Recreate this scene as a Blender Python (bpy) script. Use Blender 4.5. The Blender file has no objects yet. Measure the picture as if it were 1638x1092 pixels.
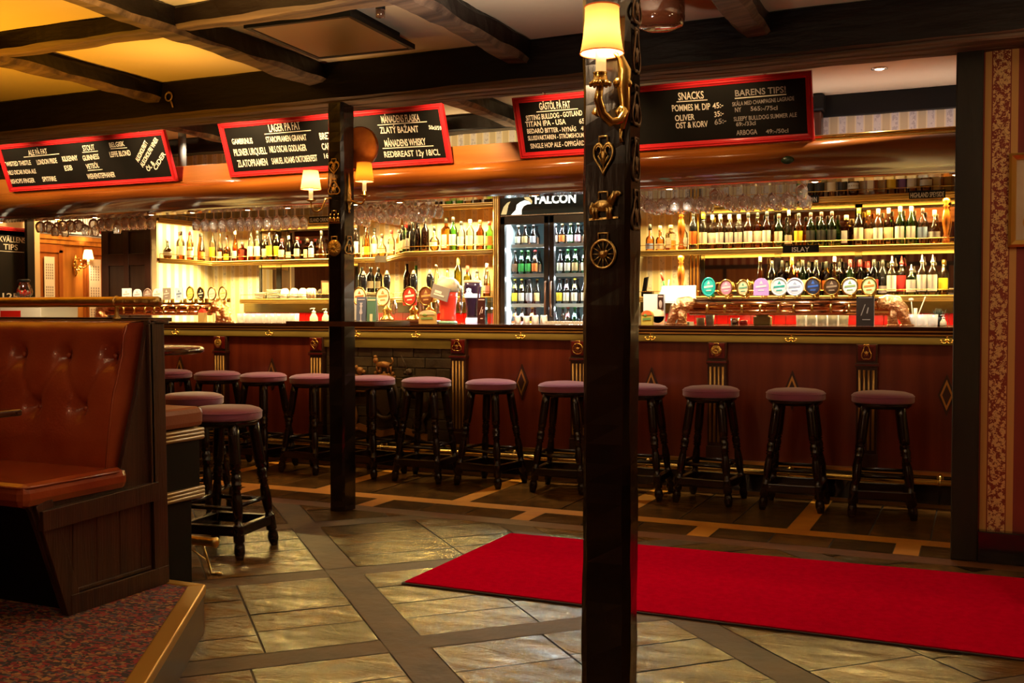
import bpy, math, random
from mathutils import Vector, Matrix
R = math.radians
SC = bpy.context.scene
COL = SC.collection
rnd = random.Random(7)

# ------------------------------------------------------------------ camera
cd = bpy.data.cameras.new('camera'); cam = bpy.data.objects.new('camera', cd); COL.objects.link(cam)
cam.location = (0, 0, 1.25); cam.rotation_euler = (R(90 - 1.7), 0, R(24.3))
cd.sensor_width = 36; cd.lens = 36 * 1660 / 1638; cd.clip_start = 0.05
SC.camera = cam
# ------------------------------------------------------------------ view, world
vs = SC.view_settings
vs.view_transform = 'Standard'; vs.look = 'None'; vs.gamma = 1; vs.use_curve_mapping = False
vs.exposure = -0.4
w = bpy.data.worlds.new('world'); SC.world = w; w.use_nodes = True
w.node_tree.nodes['Background'].inputs[0].default_value = (0.5, 0.42, 0.36, 1)
w.node_tree.nodes['Background'].inputs[1].default_value = 0.004
cy = SC.cycles
cy.max_bounces = 8; cy.diffuse_bounces = 3; cy.glossy_bounces = 4; cy.transmission_bounces = 6
cy.transparent_max_bounces = 24; cy.sample_clamp_indirect = 3.0; cy.caustics_reflective = False; cy.caustics_refractive = False
cy.use_denoising = True

# ------------------------------------------------------------------ lights of the room
def lamp(kind, loc, energy, color=(1, .75, .45), rot=(0, 0, 0), name='lamp_light', parent=None, **kw):
    l = bpy.data.lights.new(name, kind); l.energy = energy; l.color = color
    for k, v in kw.items(): setattr(l, k, v)
    o = bpy.data.objects.new(name, l); COL.objects.link(o); o.location = loc; o.rotation_euler = rot
    if parent is not None: o.parent = parent
    return o
WARM = (1, .62, .28); AMB = (1, .72, .38); SOFT = (1, .8, .55); COOL = (.86, .97, 1)
# strips tucked under the back-bar shelves, facing down and back
def strip(x0, x1, y, z, e, col=(1, .70, .22), rx=-25, rz=0):
    return lamp('AREA', ((x0 + x1) / 2, y, z), e, col, (R(rx), 0, R(rz)), 'shelf_strip_light', shape='RECTANGLE', size=abs(x1 - x0), size_y=.02)
for (x0, x1, y, e) in ((-7.6, -5.5, 9.0, 150), (-4.7, -3.92, 8.24, 66), (-2.8, -.1, 8.99, 125)):
    strip(x0, x1, y, 2.155, e); strip(x0, x1, y, 1.745, e * .9); strip(x0, x1, y, 1.335, e * .35)
lamp('AREA', (-7.70, 8.55, 2.155), 13, (1, .70, .22), (0, R(25), 0), 'shelf_strip_light', shape='RECTANGLE', size=.02, size_y=.7)
lamp('AREA', (-7.70, 8.55, 1.745), 9, (1, .70, .22), (0, R(25), 0), 'shelf_strip_light', shape='RECTANGLE', size=.02, size_y=.7)
lamp('AREA', (-5.2, 8.75, 2.155), 18, (1, .70, .22), (R(-20), 0, R(-49)), 'shelf_strip_light', shape='RECTANGLE', size=.9, size_y=.02)
# unseen lamps of the rest of the pub, plus fill lights added to brighten
def ceiling_fill(x, y, z, e, col, size=150): lamp('SPOT', (x, y, z), e, col, (R(180), 0, 0), 'ceiling_fill', spot_size=R(size), spot_blend=.8, shadow_soft_size=.06)
ceiling_fill(-5.1, 3.75, 1.4, 200, (1, .42, .02)); ceiling_fill(-4.3, 4.75, 2.3, 16, (1, .50, .09)); ceiling_fill(-3.1, 3.5, 2.2, 110, (1, .58, .15)); ceiling_fill(-1.75, 3.5, 2.0, 220, (1, .84, .70)); ceiling_fill(.3, 3.8, 1.9, 110, (1, .76, .54))  # upward spots without fixtures, added to brighten the ceiling panels
lamp('POINT', (-1.7, 1.3, 2.45), 24, (1, .66, .36), shadow_soft_size=.05, name='fill_light')  # added fill for the booth, no fixture hung here
lamp('POINT', (-8.75, 8.3, 2.45), 70, (1, .62, .24), shadow_soft_size=.1, name='fill_light')
lamp('POINT', (-3.0, -.6, 1.9), 30, (1, .6, .3), shadow_soft_size=.1, name='fill_light')
lamp('SPOT', (-2.1, 4.6, 2.76), 60, (1, .70, .4), name='ceiling_spot_light', spot_size=R(75), spot_blend=.9, shadow_soft_size=.04)
for bx, e in ((-8.0, 70), (-7.2, 95), (-6.3, 110), (-5.3, 150), (-4.4, 165), (-3.4, 140), (-2.5, 75), (-1.6, 30)):
    lamp('SPOT', (bx, 6.12, 2.76), e, (1, .64, .27), (R(62), 0, 0), 'ceiling_spot_light', spot_size=R(92), spot_blend=.8, shadow_soft_size=.03)
lamp('AREA', (-3.2, 8.1, 2.7), 16, SOFT, (0, 0, 0), 'aisle_light', shape='RECTANGLE', size=4, size_y=.1)
lamp('POINT', (1.1, 3.9, 2.3), 20, (1, .66, .34), shadow_soft_size=.08, name='fill_light')  # added fill to brighten the red wallpaper, no fixture
for bx in (-4.7, -3.3): lamp('SPOT', (bx, 6.95, 2.76), 60, (1, .74, .40), (R(12), 0, 0), 'ceiling_spot_light', spot_size=R(140), spot_blend=.6, shadow_soft_size=.03)  # added spots behind the boards, no fixtures, brightening the bulkhead
# strips under the counter lip; canopy-top ones added to brighten ceiling and bulkhead
for x0, x1, e in ((-8.2, -5.0, 3), (-5.0, -2.7, 3), (-2.7, .4, 2.4)): lamp('AREA', ((x0 + x1) / 2, 7.062, 1.086), e, (1, .62, .22), (R(-12), 0, 0), 'counter_strip_light', shape='RECTANGLE', size=x1 - x0, size_y=.012)
for x0, x1, e, c in ((-5.6, -2.2, 16, (1, .76, .40)), (-2.0, .4, 5, (1, .84, .78))): lamp('AREA', ((x0 + x1) / 2, 7.25, 2.36), e, c, (R(150), 0, 0), 'canopy_fill_strip', shape='RECTANGLE', size=x1 - x0, size_y=.03)
# ------------------------------------------------------------------ mesh builder
class MB:
    def __init__(s): s.v = []; s.f = []; s.m = []; s.sm = []
    def add(s, vs, fs, mi=0, smooth=False):
        b = len(s.v); s.v += [tuple(p) for p in vs]
        for f in fs: s.f.append(tuple(b + i for i in f)); s.m.append(mi); s.sm.append(smooth)
        return s
    def box(s, x0, x1, y0, y1, z0, z1, mi=0):
        return s.add([(x, y, z) for z in (z0, z1) for y in (y0, y1) for x in (x0, x1)],
                     [(0, 2, 3, 1), (4, 5, 7, 6), (0, 1, 5, 4), (2, 6, 7, 3), (0, 4, 6, 2), (1, 3, 7, 5)], mi)
    def obox(s, c, dx, dy, dz, mi=0):      # box from centre and three half-vectors
        c, dx, dy, dz = Vector(c), Vector(dx), Vector(dy), Vector(dz)
        return s.add([c + dx * i + dy * j + dz * k for k in (-1, 1) for j in (-1, 1) for i in (-1, 1)],
                     [(0, 2, 3, 1), (4, 5, 7, 6), (0, 1, 5, 4), (2, 6, 7, 3), (0, 4, 6, 2), (1, 3, 7, 5)], mi)
    def prism(s, pts, n, mi=0):             # polygon in 3D extruded by vector n
        k = len(pts); P = [Vector(p) for p in pts]; n = Vector(n)
        return s.add(P + [p + n for p in P], [tuple(range(k - 1, -1, -1)), tuple(range(k, 2 * k))] +
                     [(i, (i + 1) % k, k + (i + 1) % k, k + i) for i in range(k)], mi)
    def poly(s, pts, mi=0): return s.add(pts, [tuple(range(len(pts)))], mi)
    def loft(s, rings, mi=0, smooth=True, cap=True, closed=True):
        n = len(rings[0]); V = [p for r in rings for p in r]; F = []
        for i in range(len(rings) - 1):
            for j in range(n if closed else n - 1):
                a, b = i * n + j, i * n + (j + 1) % n
                F.append((a, b, b + n, a + n))
        if cap and closed: F += [tuple(range(n - 1, -1, -1)), tuple(range((len(rings) - 1) * n, len(rings) * n))]
        return s.add(V, F, mi, smooth)
    def lathe(s, prof, c=(0, 0, 0), n=20, mi=0, axis='z', cap=True, smooth=True, ang=(0, 0)):
        rings = []
        for r, z in prof:
            ring = []
            for k in range(n):
                a = 2 * math.pi * k / n
                x, y = r * math.cos(a), r * math.sin(a)
                p = {'z': (x, y, z), 'x': (z, x, y), 'y': (x, -z, y)}[axis]
                ring.append((c[0] + p[0], c[1] + p[1], c[2] + p[2]))
            rings.append(ring)
        return s.loft(rings, mi, smooth, cap)
    def tube(s, pts, r, n=10, mi=0, cap=True):
        P = [Vector(p) for p in pts]; rs = r if isinstance(r, (list, tuple)) else [r] * len(P)
        rings = []; up = Vector((0, 0, 1)); prev = None
        for i, p in enumerate(P):
            t = (P[min(i + 1, len(P) - 1)] - P[max(i - 1, 0)]).normalized()
            if prev is None:
                a = up if abs(t.z) < .9 else Vector((0, 1, 0))
                u = t.cross(a).normalized()
            else: u = (prev - t * prev.dot(t)).normalized()
            prev = u; v = t.cross(u)
            rings.append([p + (u * math.cos(2 * math.pi * k / n) + v * math.sin(2 * math.pi * k / n)) * rs[i] for k in range(n)])
        return s.loft(rings, mi, True, cap)
    def ball(s, c, rx, ry=None, rz=None, n=12, mi=0):
        ry = rx if ry is None else ry; rz = rx if rz is None else rz
        m = max(5, n // 2 + 1); rings = []
        for i in range(m):
            t = math.pi * (i + .02 if i == 0 else i - .02 if i == m - 1 else i) / (m - 1)
            rings.append([(c[0] + rx * math.sin(t) * math.cos(2 * math.pi * k / n), c[1] + ry * math.sin(t) * math.sin(2 * math.pi * k / n), c[2] - rz * math.cos(t)) for k in range(n)])
        return s.loft(rings, mi, True, True)
    def torus(s, c, R_, r, axis='y', n=24, k=8, mi=0, sx=1, sz=1):
        rings = []
        for i in range(n + 1):
            a = 2 * math.pi * i / n
            ring = []
            for j in range(k):
                b = 2 * math.pi * j / k
                q = (R_ + r * math.cos(b)); u, v, w_ = q * math.cos(a) * sx, q * math.sin(a) * sz, r * math.sin(b)
                p = (u, w_, v) if axis == 'y' else (u, v, w_) if axis == 'z' else (w_, u, v)
                ring.append((c[0] + p[0], c[1] + p[1], c[2] + p[2]))
            rings.append(ring)
        return s.loft(rings, mi, True, False)
    def frame(s, w, h, prof, mi=0, x=0, y=0):   # mitred picture-frame in xy, prof = [(inset, z)...]
        rings = []
        for (a, b, sx, sy) in ((x, y, 1, 1), (x + w, y, -1, 1), (x + w, y + h, -1, -1), (x, y + h, 1, -1)):
            rings.append([(a + sx * i, b + sy * i, z) for i, z in prof])
        n = len(prof); V = [p for r_ in rings for p in r_]; F = []
        for q in range(4):
            for j in range(n): F.append((q * n + j, ((q + 1) % 4) * n + j, ((q + 1) % 4) * n + (j + 1) % n, q * n + (j + 1) % n))
        return s.add(V, F, mi)
    def xf(s, M, since=0):
        for i in range(since, len(s.v)): s.v[i] = tuple(M @ Vector(s.v[i]))
        return s
    def mesh(s, name, mats, off=(0, 0, 0)):
        me = bpy.data.meshes.new(name)
        me.from_pydata([(p[0] - off[0], p[1] - off[1], p[2] - off[2]) for p in s.v], [], s.f)
        for m in (mats if isinstance(mats, (list, tuple)) else [mats]): me.materials.append(m)
        me.polygons.foreach_set('material_index', s.m); me.polygons.foreach_set('use_smooth', s.sm)
        me.update(); return me
    def build(s, name, mats, parent=None, off=(0, 0, 0), bevel=0, label=None, kind=None, loc=None):
        o = bpy.data.objects.new(name, s.mesh(name, mats, off)); COL.objects.link(o)
        if parent is not None: o.parent = parent
        if loc: o.location = loc
        if label: o['label'] = label
        if kind: o['kind'] = kind
        if bevel:
            b = o.modifiers.new('bevel', 'BEVEL'); b.width = bevel; b.segments = 2; b.limit_method = 'ANGLE'; b.angle_limit = R(40)
        return o
def tag(o, label, cat, group=None):
    o['label'] = label; o['category'] = cat
    if group: o['group'] = group
    return o
def thing(name, label, cat, loc=(0, 0, 0), rot=(0, 0, 0), group=None):
    o = bpy.data.objects.new(name, None); COL.objects.link(o); o.location = loc; o.rotation_euler = rot
    o.empty_display_size = .05
    return tag(o, label, cat, group)
def dup(root, loc, rot=None, label=None, scale=None):
    r = root.copy(); COL.objects.link(r); r.location = loc
    if rot is not None: r.rotation_euler = rot
    if label: r['label'] = label
    if scale: r.scale = scale
    for ch in list(root.children):
        c = ch.copy(); COL.objects.link(c); c.parent = r
        for g in ch.children:
            d = g.copy(); COL.objects.link(d); d.parent = c
    return r
def struct(name, mb, mats, bevel=0):
    o = mb.build(name, mats, bevel=bevel, kind='structure'); return o
ORD = ['first', 'second', 'third', 'fourth', 'fifth', 'sixth', 'seventh', 'eighth', 'ninth', 'tenth', 'eleventh', 'twelfth', 'thirteenth', 'fourteenth',
       'fifteenth', 'sixteenth', 'seventeenth', 'eighteenth', 'nineteenth', 'twentieth'] + ['twenty-' + q for q in ('first', 'second', 'third', 'fourth', 'fifth', 'sixth', 'seventh', 'eighth', 'ninth')] + ['thirtieth']

# ------------------------------------------------------------------ lettering
_tc = {}
def glyphs(body, bold=.0):
    k = (body, bold)
    if k not in _tc:
        c = bpy.data.curves.new('lettering', 'FONT'); c.body = body; c.size = 1; c.offset = bold; c.resolution_u = 3
        o = bpy.data.objects.new('lettering', c); COL.objects.link(o)
        me = o.evaluated_get(bpy.context.evaluated_depsgraph_get()).to_mesh()
        V = [tuple(v.co) for v in me.vertices]; F = [tuple(p.vertices) for p in me.polygons]
        bpy.data.objects.remove(o); bpy.data.curves.remove(c)
        _tc[k] = (V, F)
    return _tc[k]
def write(mb, body, x0, y0, x1, h, mi=0, z=.0, slope=0., bold=.012, jit=.0):
    """letters from x0 to x1 on a baseline at y0 (rising by slope), h tall, in the xy plane"""
    V, F = glyphs(body, bold)
    a = min(v[0] for v in V); b = max(v[0] for v in V)
    sx = (x1 - x0) / (b - a); sy = h / .73
    mb.add([(x0 + (v[0] - a) * sx, y0 + v[1] * sy + (v[0] - a) * sx * slope, z) for v in V], F, mi)

# ------------------------------------------------------------------ materials
def nt(m): return m.node_tree.nodes, m.node_tree.links
def mat(name, col, rough=.5, metal=0., coat=0., emit=None, estr=0., spec=.5, bump=None, var=None, aniso=None, sheen=0.):
    """principled; var=(scale, colour2, stretch xyz) mixes a noise colour; bump=(scale, strength, stretch)"""
    m = bpy.data.materials.new(name); m.use_nodes = True; N, L = nt(m); b = N['Principled BSDF']
    b.inputs['Base Color'].default_value = (*col, 1); b.inputs['Roughness'].default_value = rough; b.inputs['Metallic'].default_value = metal
    b.inputs['Coat Weight'].default_value = coat; b.inputs['Coat Roughness'].default_value = .08; b.inputs['Specular IOR Level'].default_value = spec
    b.inputs['Sheen Weight'].default_value = sheen
    if emit: b.inputs['Emission Color'].default_value = (*emit, 1); b.inputs['Emission Strength'].default_value = estr
    def coords(stretch):
        tc = N.new('ShaderNodeTexCoord'); mp = N.new('ShaderNodeMapping'); mp.inputs['Scale'].default_value = stretch
        L.new(tc.outputs['Object'], mp.inputs[0]); return mp
    if var:
        t = N.new('ShaderNodeTexNoise'); t.inputs['Scale'].default_value = var[0]; t.inputs['Detail'].default_value = 5
        L.new(coords(var[2] if len(var) > 2 else (1, 1, 1)).outputs[0], t.inputs['Vector'])
        r = N.new('ShaderNodeValToRGB'); r.color_ramp.elements[0].position = .35; r.color_ramp.elements[1].position = .65
        r.color_ramp.elements[0].color = (*col, 1); r.color_ramp.elements[1].color = (*var[1], 1)
        L.new(t.outputs[0], r.inputs[0]); L.new(r.outputs[0], b.inputs['Base Color'])
    if bump:
        t = N.new('ShaderNodeTexNoise'); t.inputs['Scale'].default_value = bump[0]; t.inputs['Detail'].default_value = 6
        L.new(coords(bump[2] if len(bump) > 2 else (1, 1, 1)).outputs[0], t.inputs['Vector'])
        bp = N.new('ShaderNodeBump'); bp.inputs['Strength'].default_value = bump[1]; bp.inputs['Distance'].default_value = .02
        L.new(t.outputs[0], bp.inputs['Height']); L.new(bp.outputs[0], b.inputs['Normal'])
    return m
def glass(name, col, gloss=.9, base=.04, rough=.02):
    """thin-walled glass: tinted see-through mixed with a sharp reflection by Fresnel"""
    m = bpy.data.materials.new(name); m.use_nodes = True; N, L = nt(m); N.remove(N['Principled BSDF'])
    t = N.new('ShaderNodeBsdfTransparent'); t.inputs[0].default_value = (*col, 1)
    g = N.new('ShaderNodeBsdfGlossy'); g.inputs['Roughness'].default_value = rough; g.inputs[0].default_value = (1, 1, 1, 1)
    f = N.new('ShaderNodeLayerWeight'); f.inputs[0].default_value = .35
    a = N.new('ShaderNodeMath'); a.operation = 'MULTIPLY_ADD'; a.inputs[1].default_value = gloss; a.inputs[2].default_value = base
    a.use_clamp = True
    x = N.new('ShaderNodeMixShader'); L.new(f.outputs['Fresnel'], a.inputs[0]); L.new(a.outputs[0], x.inputs[0])
    L.new(t.outputs[0], x.inputs[1]); L.new(g.outputs[0], x.inputs[2]); L.new(x.outputs[0], N['Material Output'].inputs[0])
    return m
M = {}
M['black_timber'] = mat('black_timber', (.004, .003, .003), .2, coat=.35, bump=(16, .22, (1, 1, .15)), var=(8, (.009, .005, .004), (1, 1, .2)), spec=.35)
M['black_beam'] = mat('black_beam', (.004, .0025, .0025), .42, bump=(14, .6, (.2, 1, 1)), var=(6, (.009, .005, .004), (.15, 1, 1)), spec=.18)
M['beam_y'] = mat('black_beam_along', (.005, .0035, .0035), .4, coat=.05, bump=(14, .6, (1, .2, 1)), var=(6, (.011, .007, .006), (1, .15, 1)), spec=.2)
M['rough_lit_under'] = mat('rough_sawn_lit_under', (.17, .105, .062), .7, bump=(12, 1, (.08, 1, 1)), var=(9, (.04, .022, .014), (.06, 1.5, 1.5)))  # rough plank brown, lightened for light from below; also lightens beam bottoms
M['plaster'] = mat('ceiling_plaster', (.72, .60, .42), .75, bump=(30, .08))
M['plaster_white'] = mat('white_plaster', (.74, .66, .58), .75)
M['red_frame'] = mat('red_gloss_frame', (.62, .02, .03), .25, coat=.4)
M['slate'] = mat('chalkboard', (.004, .004, .004), .6, var=(4, (.007, .006, .006)), spec=.2)
M['chalk'] = mat('chalk', (.85, .82, .76), .9)
M['chalk_faint'] = mat('chalk_faint', (.36, .33, .34), .9)
M['mahog'] = mat('mahogany_moulding', (.40, .125, .018), .16, coat=.8, var=(3, (.22, .055, .008), (.25, 4, 4)))
M['mahog_board'] = mat('golden_frieze_board', (.46, .17, .03), .35, coat=.4, var=(3, (.34, .11, .018), (.25, 4, 4)))
M['panel_red'] = mat('mahogany_panel', (.20, .034, .011), .38, coat=.3, var=(3, (.13, .016, .006), (5, 5, .3)))
M['wood_dark'] = mat('dark_wood', (.035, .012, .007), .35, coat=.3, var=(5, (.06, .02, .01), (4, 4, .4)))
M['wood_brown'] = mat('brown_oak', (.05, .017, .007), .42, coat=.15, var=(6, (.024, .008, .004), (6, 6, .35)), bump=(30, .25, (6, 6, .3)))
M['counter_top'] = mat('counter_top_wood', (.05, .014, .008), .15, coat=.8, var=(4, (.09, .03, .012), (.3, 4, 4)))
M['green_rail'] = mat('olive_stained_rail', (.17, .12, .022), .4, coat=.3, var=(4, (.11, .075, .015), (.3, 3, 3)))
M['gold'] = mat('brass', (.83, .56, .16), .22, 1., bump=(14, .06))
M['gold_line'] = mat('gilded_moulding', (.80, .50, .13), .3, .85)
M['gold_shelf'] = mat('gilded_shelf_edge', (.72, .45, .12), .32, .55, coat=.3)
M['old_brass'] = mat('old_brass', (.82, .58, .20), .3, 1., bump=(40, .25))
M['copper'] = mat('copper', (.90, .42, .20), .12, 1.)
M['copper_h'] = mat('hammered_copper', (.93, .50, .24), .16, 1., bump=(55, .9))
M['plaque_red'] = mat('red_plaque', (.15, .006, .005), .3, coat=.4)
M['velvet'] = mat('mauve_velvet', (.27, .078, .16), .85, sheen=.6, bump=(60, .08), spec=.2)
M['stool_wood'] = mat('black_brown_turned_wood', (.009, .004, .003), .24, coat=.25, spec=.3)
M['leather'] = mat('oxblood_leather', (.40, .082, .024), .24, coat=.4, bump=(120, .10), var=(3, (.28, .042, .016)))
M['leather_tan'] = mat('tan_leather', (.30, .10, .05), .42, coat=.15, bump=(100, .12))
M['black'] = mat('black_paint', (.004, .004, .004), .5, spec=.2)
M['black_gloss'] = mat('black_gloss', (.01, .01, .012), .12, coat=.5)
M['cream'] = mat('cream', (.78, .66, .42), .5)
M['white'] = mat('white', (.85, .83, .78), .45)
M['paper'] = mat('paper', (.85, .80, .70), .8)
M['steel'] = mat('steel', (.75, .74, .72), .22, 1.)
M['grey'] = mat('grey_tag', (.32, .28, .26), .6)
M['mirror'] = mat('mirror', (.82, .78, .72), .02, 1.)
M['rug'] = mat('red_pile', (.54, .001, .022), .95, bump=(260, .5), spec=.0, var=(40, (.46, .001, .018)))
M['rug_edge'] = mat('rubber_edge', (.02, .008, .006), .7)
M['floor_timber'] = mat('floor_timber', (.085, .042, .013), .62, spec=.25, bump=(14, .25), var=(5, (.05, .024, .008)))
M['floor_yellow'] = mat('yellow_floor_strip', (.60, .25, .012), .45, coat=.05, var=(6, (.48, .18, .008)), bump=(30, .1))
M['floor_red'] = mat('russet_floor_strip', (.16, .055, .018), .38, coat=.1, bump=(14, .2), var=(5, (.11, .04, .015)))
M['grout'] = mat('grout', (.16, .12, .08), .7)
M['grout_dark'] = mat('dark_grout', (.05, .038, .022), .6)
M['tile_red'] = mat('red_tile', (.62, .01, .008), .15, coat=.5)
M['bulb'] = mat('lit_spot_lens', (1, .9, .7), .5, emit=(1, .82, .5), estr=28)
M['nosing'] = mat('gold_nosing', (.62, .34, .06), .34, .55, bump=(5, .03))
M['riser'] = mat('step_riser', (.10, .055, .022), .3, coat=.3, var=(4, (.07, .038, .016), (1, 1, 4)))
M['green_sign'] = mat('dark_green_sign', (.01, .025, .03), .25, coat=.3)
M['fridge_shell'] = mat('fridge_shell', (.025, .02, .02), .3)
M['fridge_in'] = mat('fridge_liner', (.72, .86, .88), .4)
M['sign_white'] = mat('lit_letters', (1, 1, .95), .5, emit=(.95, 1, .92), estr=1.6)
M['sign_gold'] = mat('lit_gold_mark', (.95, .80, .35), .5, emit=(1, .86, .40), estr=.7)
M['wax'] = mat('candle_tube', (.9, .7, .35), .5, emit=(1, .6, .2), estr=1.2)
M['stone'] = mat('carved_stone', (.075, .05, .016), .6, bump=(10, .9), var=(4, (.03, .02, .008)))
M['carving'] = mat('gilded_carving', (.42, .20, .05), .45, .25, bump=(40, .4))
M['carving_dark'] = mat('dark_carving', (.07, .045, .02), .45, .1, bump=(40, .4))

def flagstone():
    m = bpy.data.materials.new('flagstone'); m.use_nodes = True; N, L = nt(m); b = N['Principled BSDF']
    g = N.new('ShaderNodeNewGeometry'); tc = N.new('ShaderNodeTexCoord')
    n1 = N.new('ShaderNodeTexNoise'); n1.inputs['Scale'].default_value = 5; n1.inputs['Detail'].default_value = 7; n1.inputs['Distortion'].default_value = 1.2
    L.new(tc.outputs['Object'], n1.inputs['Vector'])
    r1 = N.new('ShaderNodeValToRGB'); e = r1.color_ramp.elements
    e[0].position = .3; e[0].color = (.045, .023, .006, 1); e[1].position = .72; e[1].color = (.17, .085, .020, 1)
    L.new(n1.outputs[0], r1.inputs[0])
    r2 = N.new('ShaderNodeValToRGB'); q = r2.color_ramp.elements
    q[0].color = (.55, .55, .52, 1); q[1].color = (1.25, 1.1, .9, 1); L.new(g.outputs['Random Per Island'], r2.inputs[0])
    mx = N.new('ShaderNodeMix'); mx.data_type = 'RGBA'; mx.blend_type = 'MULTIPLY'; mx.inputs[0].default_value = 1
    L.new(r1.outputs[0], mx.inputs[6]); L.new(r2.outputs[0], mx.inputs[7]); L.new(mx.outputs[2], b.inputs['Base Color'])
    b.inputs['Roughness'].default_value = .17; b.inputs['Specular IOR Level'].default_value = .6; b.inputs['Specular Tint'].default_value = (1, .66, .27, 1)
    n2 = N.new('ShaderNodeTexNoise'); n2.inputs['Scale'].default_value = 8; n2.inputs['Detail'].default_value = 12; n2.inputs['Roughness'].default_value = .62; n2.inputs['Distortion'].default_value = .8
    mp = N.new('ShaderNodeMapping'); mp.inputs['Rotation'].default_value = (0, 0, R(45)); mp.inputs['Scale'].default_value = (.6, 1.6, 1)
    L.new(tc.outputs['Object'], mp.inputs[0]); L.new(mp.outputs[0], n2.inputs['Vector'])
    bp = N.new('ShaderNodeBump'); bp.inputs['Strength'].default_value = .5; bp.inputs['Distance'].default_value = .022
    L.new(n2.outputs[0], bp.inputs['Height']); L.new(bp.outputs[0], b.inputs['Normal'])
    return m
M['flag'] = flagstone()

def stripes(name, period, bands, axis=0, scroll=None, rough=.7, phase=0.):
    """wallpaper: constant colour bands along one axis; scroll=(lo, hi, colour, cell) prints a flower scroll in one band"""
    m = bpy.data.materials.new(name); m.use_nodes = True; N, L = nt(m); b = N['Principled BSDF']; b.inputs['Roughness'].default_value = rough
    tc = N.new('ShaderNodeTexCoord'); sp = N.new('ShaderNodeSeparateXYZ'); L.new(tc.outputs['Object'], sp.inputs[0])
    def math_(op, a, c=None):
        n = N.new('ShaderNodeMath'); n.operation = op
        for i, q in enumerate((a, c)):
            if q is None: continue
            if isinstance(q, (int, float)): n.inputs[i].default_value = q
            else: L.new(q, n.inputs[i])
        return n.outputs[0]
    u = math_('FRACT', math_('DIVIDE', math_('ADD', sp.outputs[axis], 100 * period - phase), period))
    r = N.new('ShaderNodeValToRGB'); r.color_ramp.interpolation = 'CONSTANT'
    while len(r.color_ramp.elements) < len(bands): r.color_ramp.elements.new(.5)
    for i, (p, c) in enumerate(bands): r.color_ramp.elements[i].position = p; r.color_ramp.elements[i].color = (*c, 1)
    L.new(u, r.inputs[0]); out = r.outputs[0]
    if scroll:
        lo, hi, col, cell, thr = scroll
        v = N.new('ShaderNodeTexVoronoi'); v.inputs['Scale'].default_value = 1 / cell
        nz = N.new('ShaderNodeTexNoise'); nz.inputs['Scale'].default_value = 2.2 / cell; nz.inputs['Detail'].default_value = 2
        mx = N.new('ShaderNodeMix'); mx.data_type = 'VECTOR'; mx.inputs[0].default_value = .045
        L.new(tc.outputs['Object'], nz.inputs['Vector']); L.new(tc.outputs['Object'], mx.inputs[4]); L.new(nz.outputs['Color'], mx.inputs[5])
        L.new(mx.outputs[1], v.inputs['Vector'])
        mask = math_('MULTIPLY', math_('LESS_THAN', v.outputs['Distance'], thr), math_('MULTIPLY', math_('GREATER_THAN', u, lo), math_('LESS_THAN', u, hi)))
        mc = N.new('ShaderNodeMix'); mc.data_type = 'RGBA'; mc.inputs[7].default_value = (*col, 1)
        L.new(mask, mc.inputs[0]); L.new(out, mc.inputs[6]); out = mc.outputs[2]
    L.new(out, b.inputs['Base Color']); return m
CR = (.80, .70, .46); BE = (.60, .50, .30); LI = (.70, .66, .62)
M['paper_cream'] = stripes('cream_striped_wallpaper', .117, [(0, LI), (.42, CR), (.5, BE), (.92, CR)], 0, (.06, .36, (.50, .46, .46), .03, .42))
M['paper_cream_y'] = stripes('cream_striped_wallpaper_return', .117, [(0, LI), (.42, CR), (.5, BE), (.92, CR)], 1)
RD = (.22, .025, .010); GO = (.62, .34, .10); MR = (.19, .022, .014)
M['paper_red'] = stripes('red_and_gold_wallpaper', .42, [(0, RD), (.012, GO), (.083, RD), (.295, GO), (.37, MR), (.99, RD)], 0, (.10, .285, (.78, .52, .22), .021, .52), phase=0.)
M['paper_red_front'] = stripes('red_frieze_wallpaper', .16, [(0, (.25, .06, .03)), (.5, (.42, .2, .1))], 0)

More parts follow.
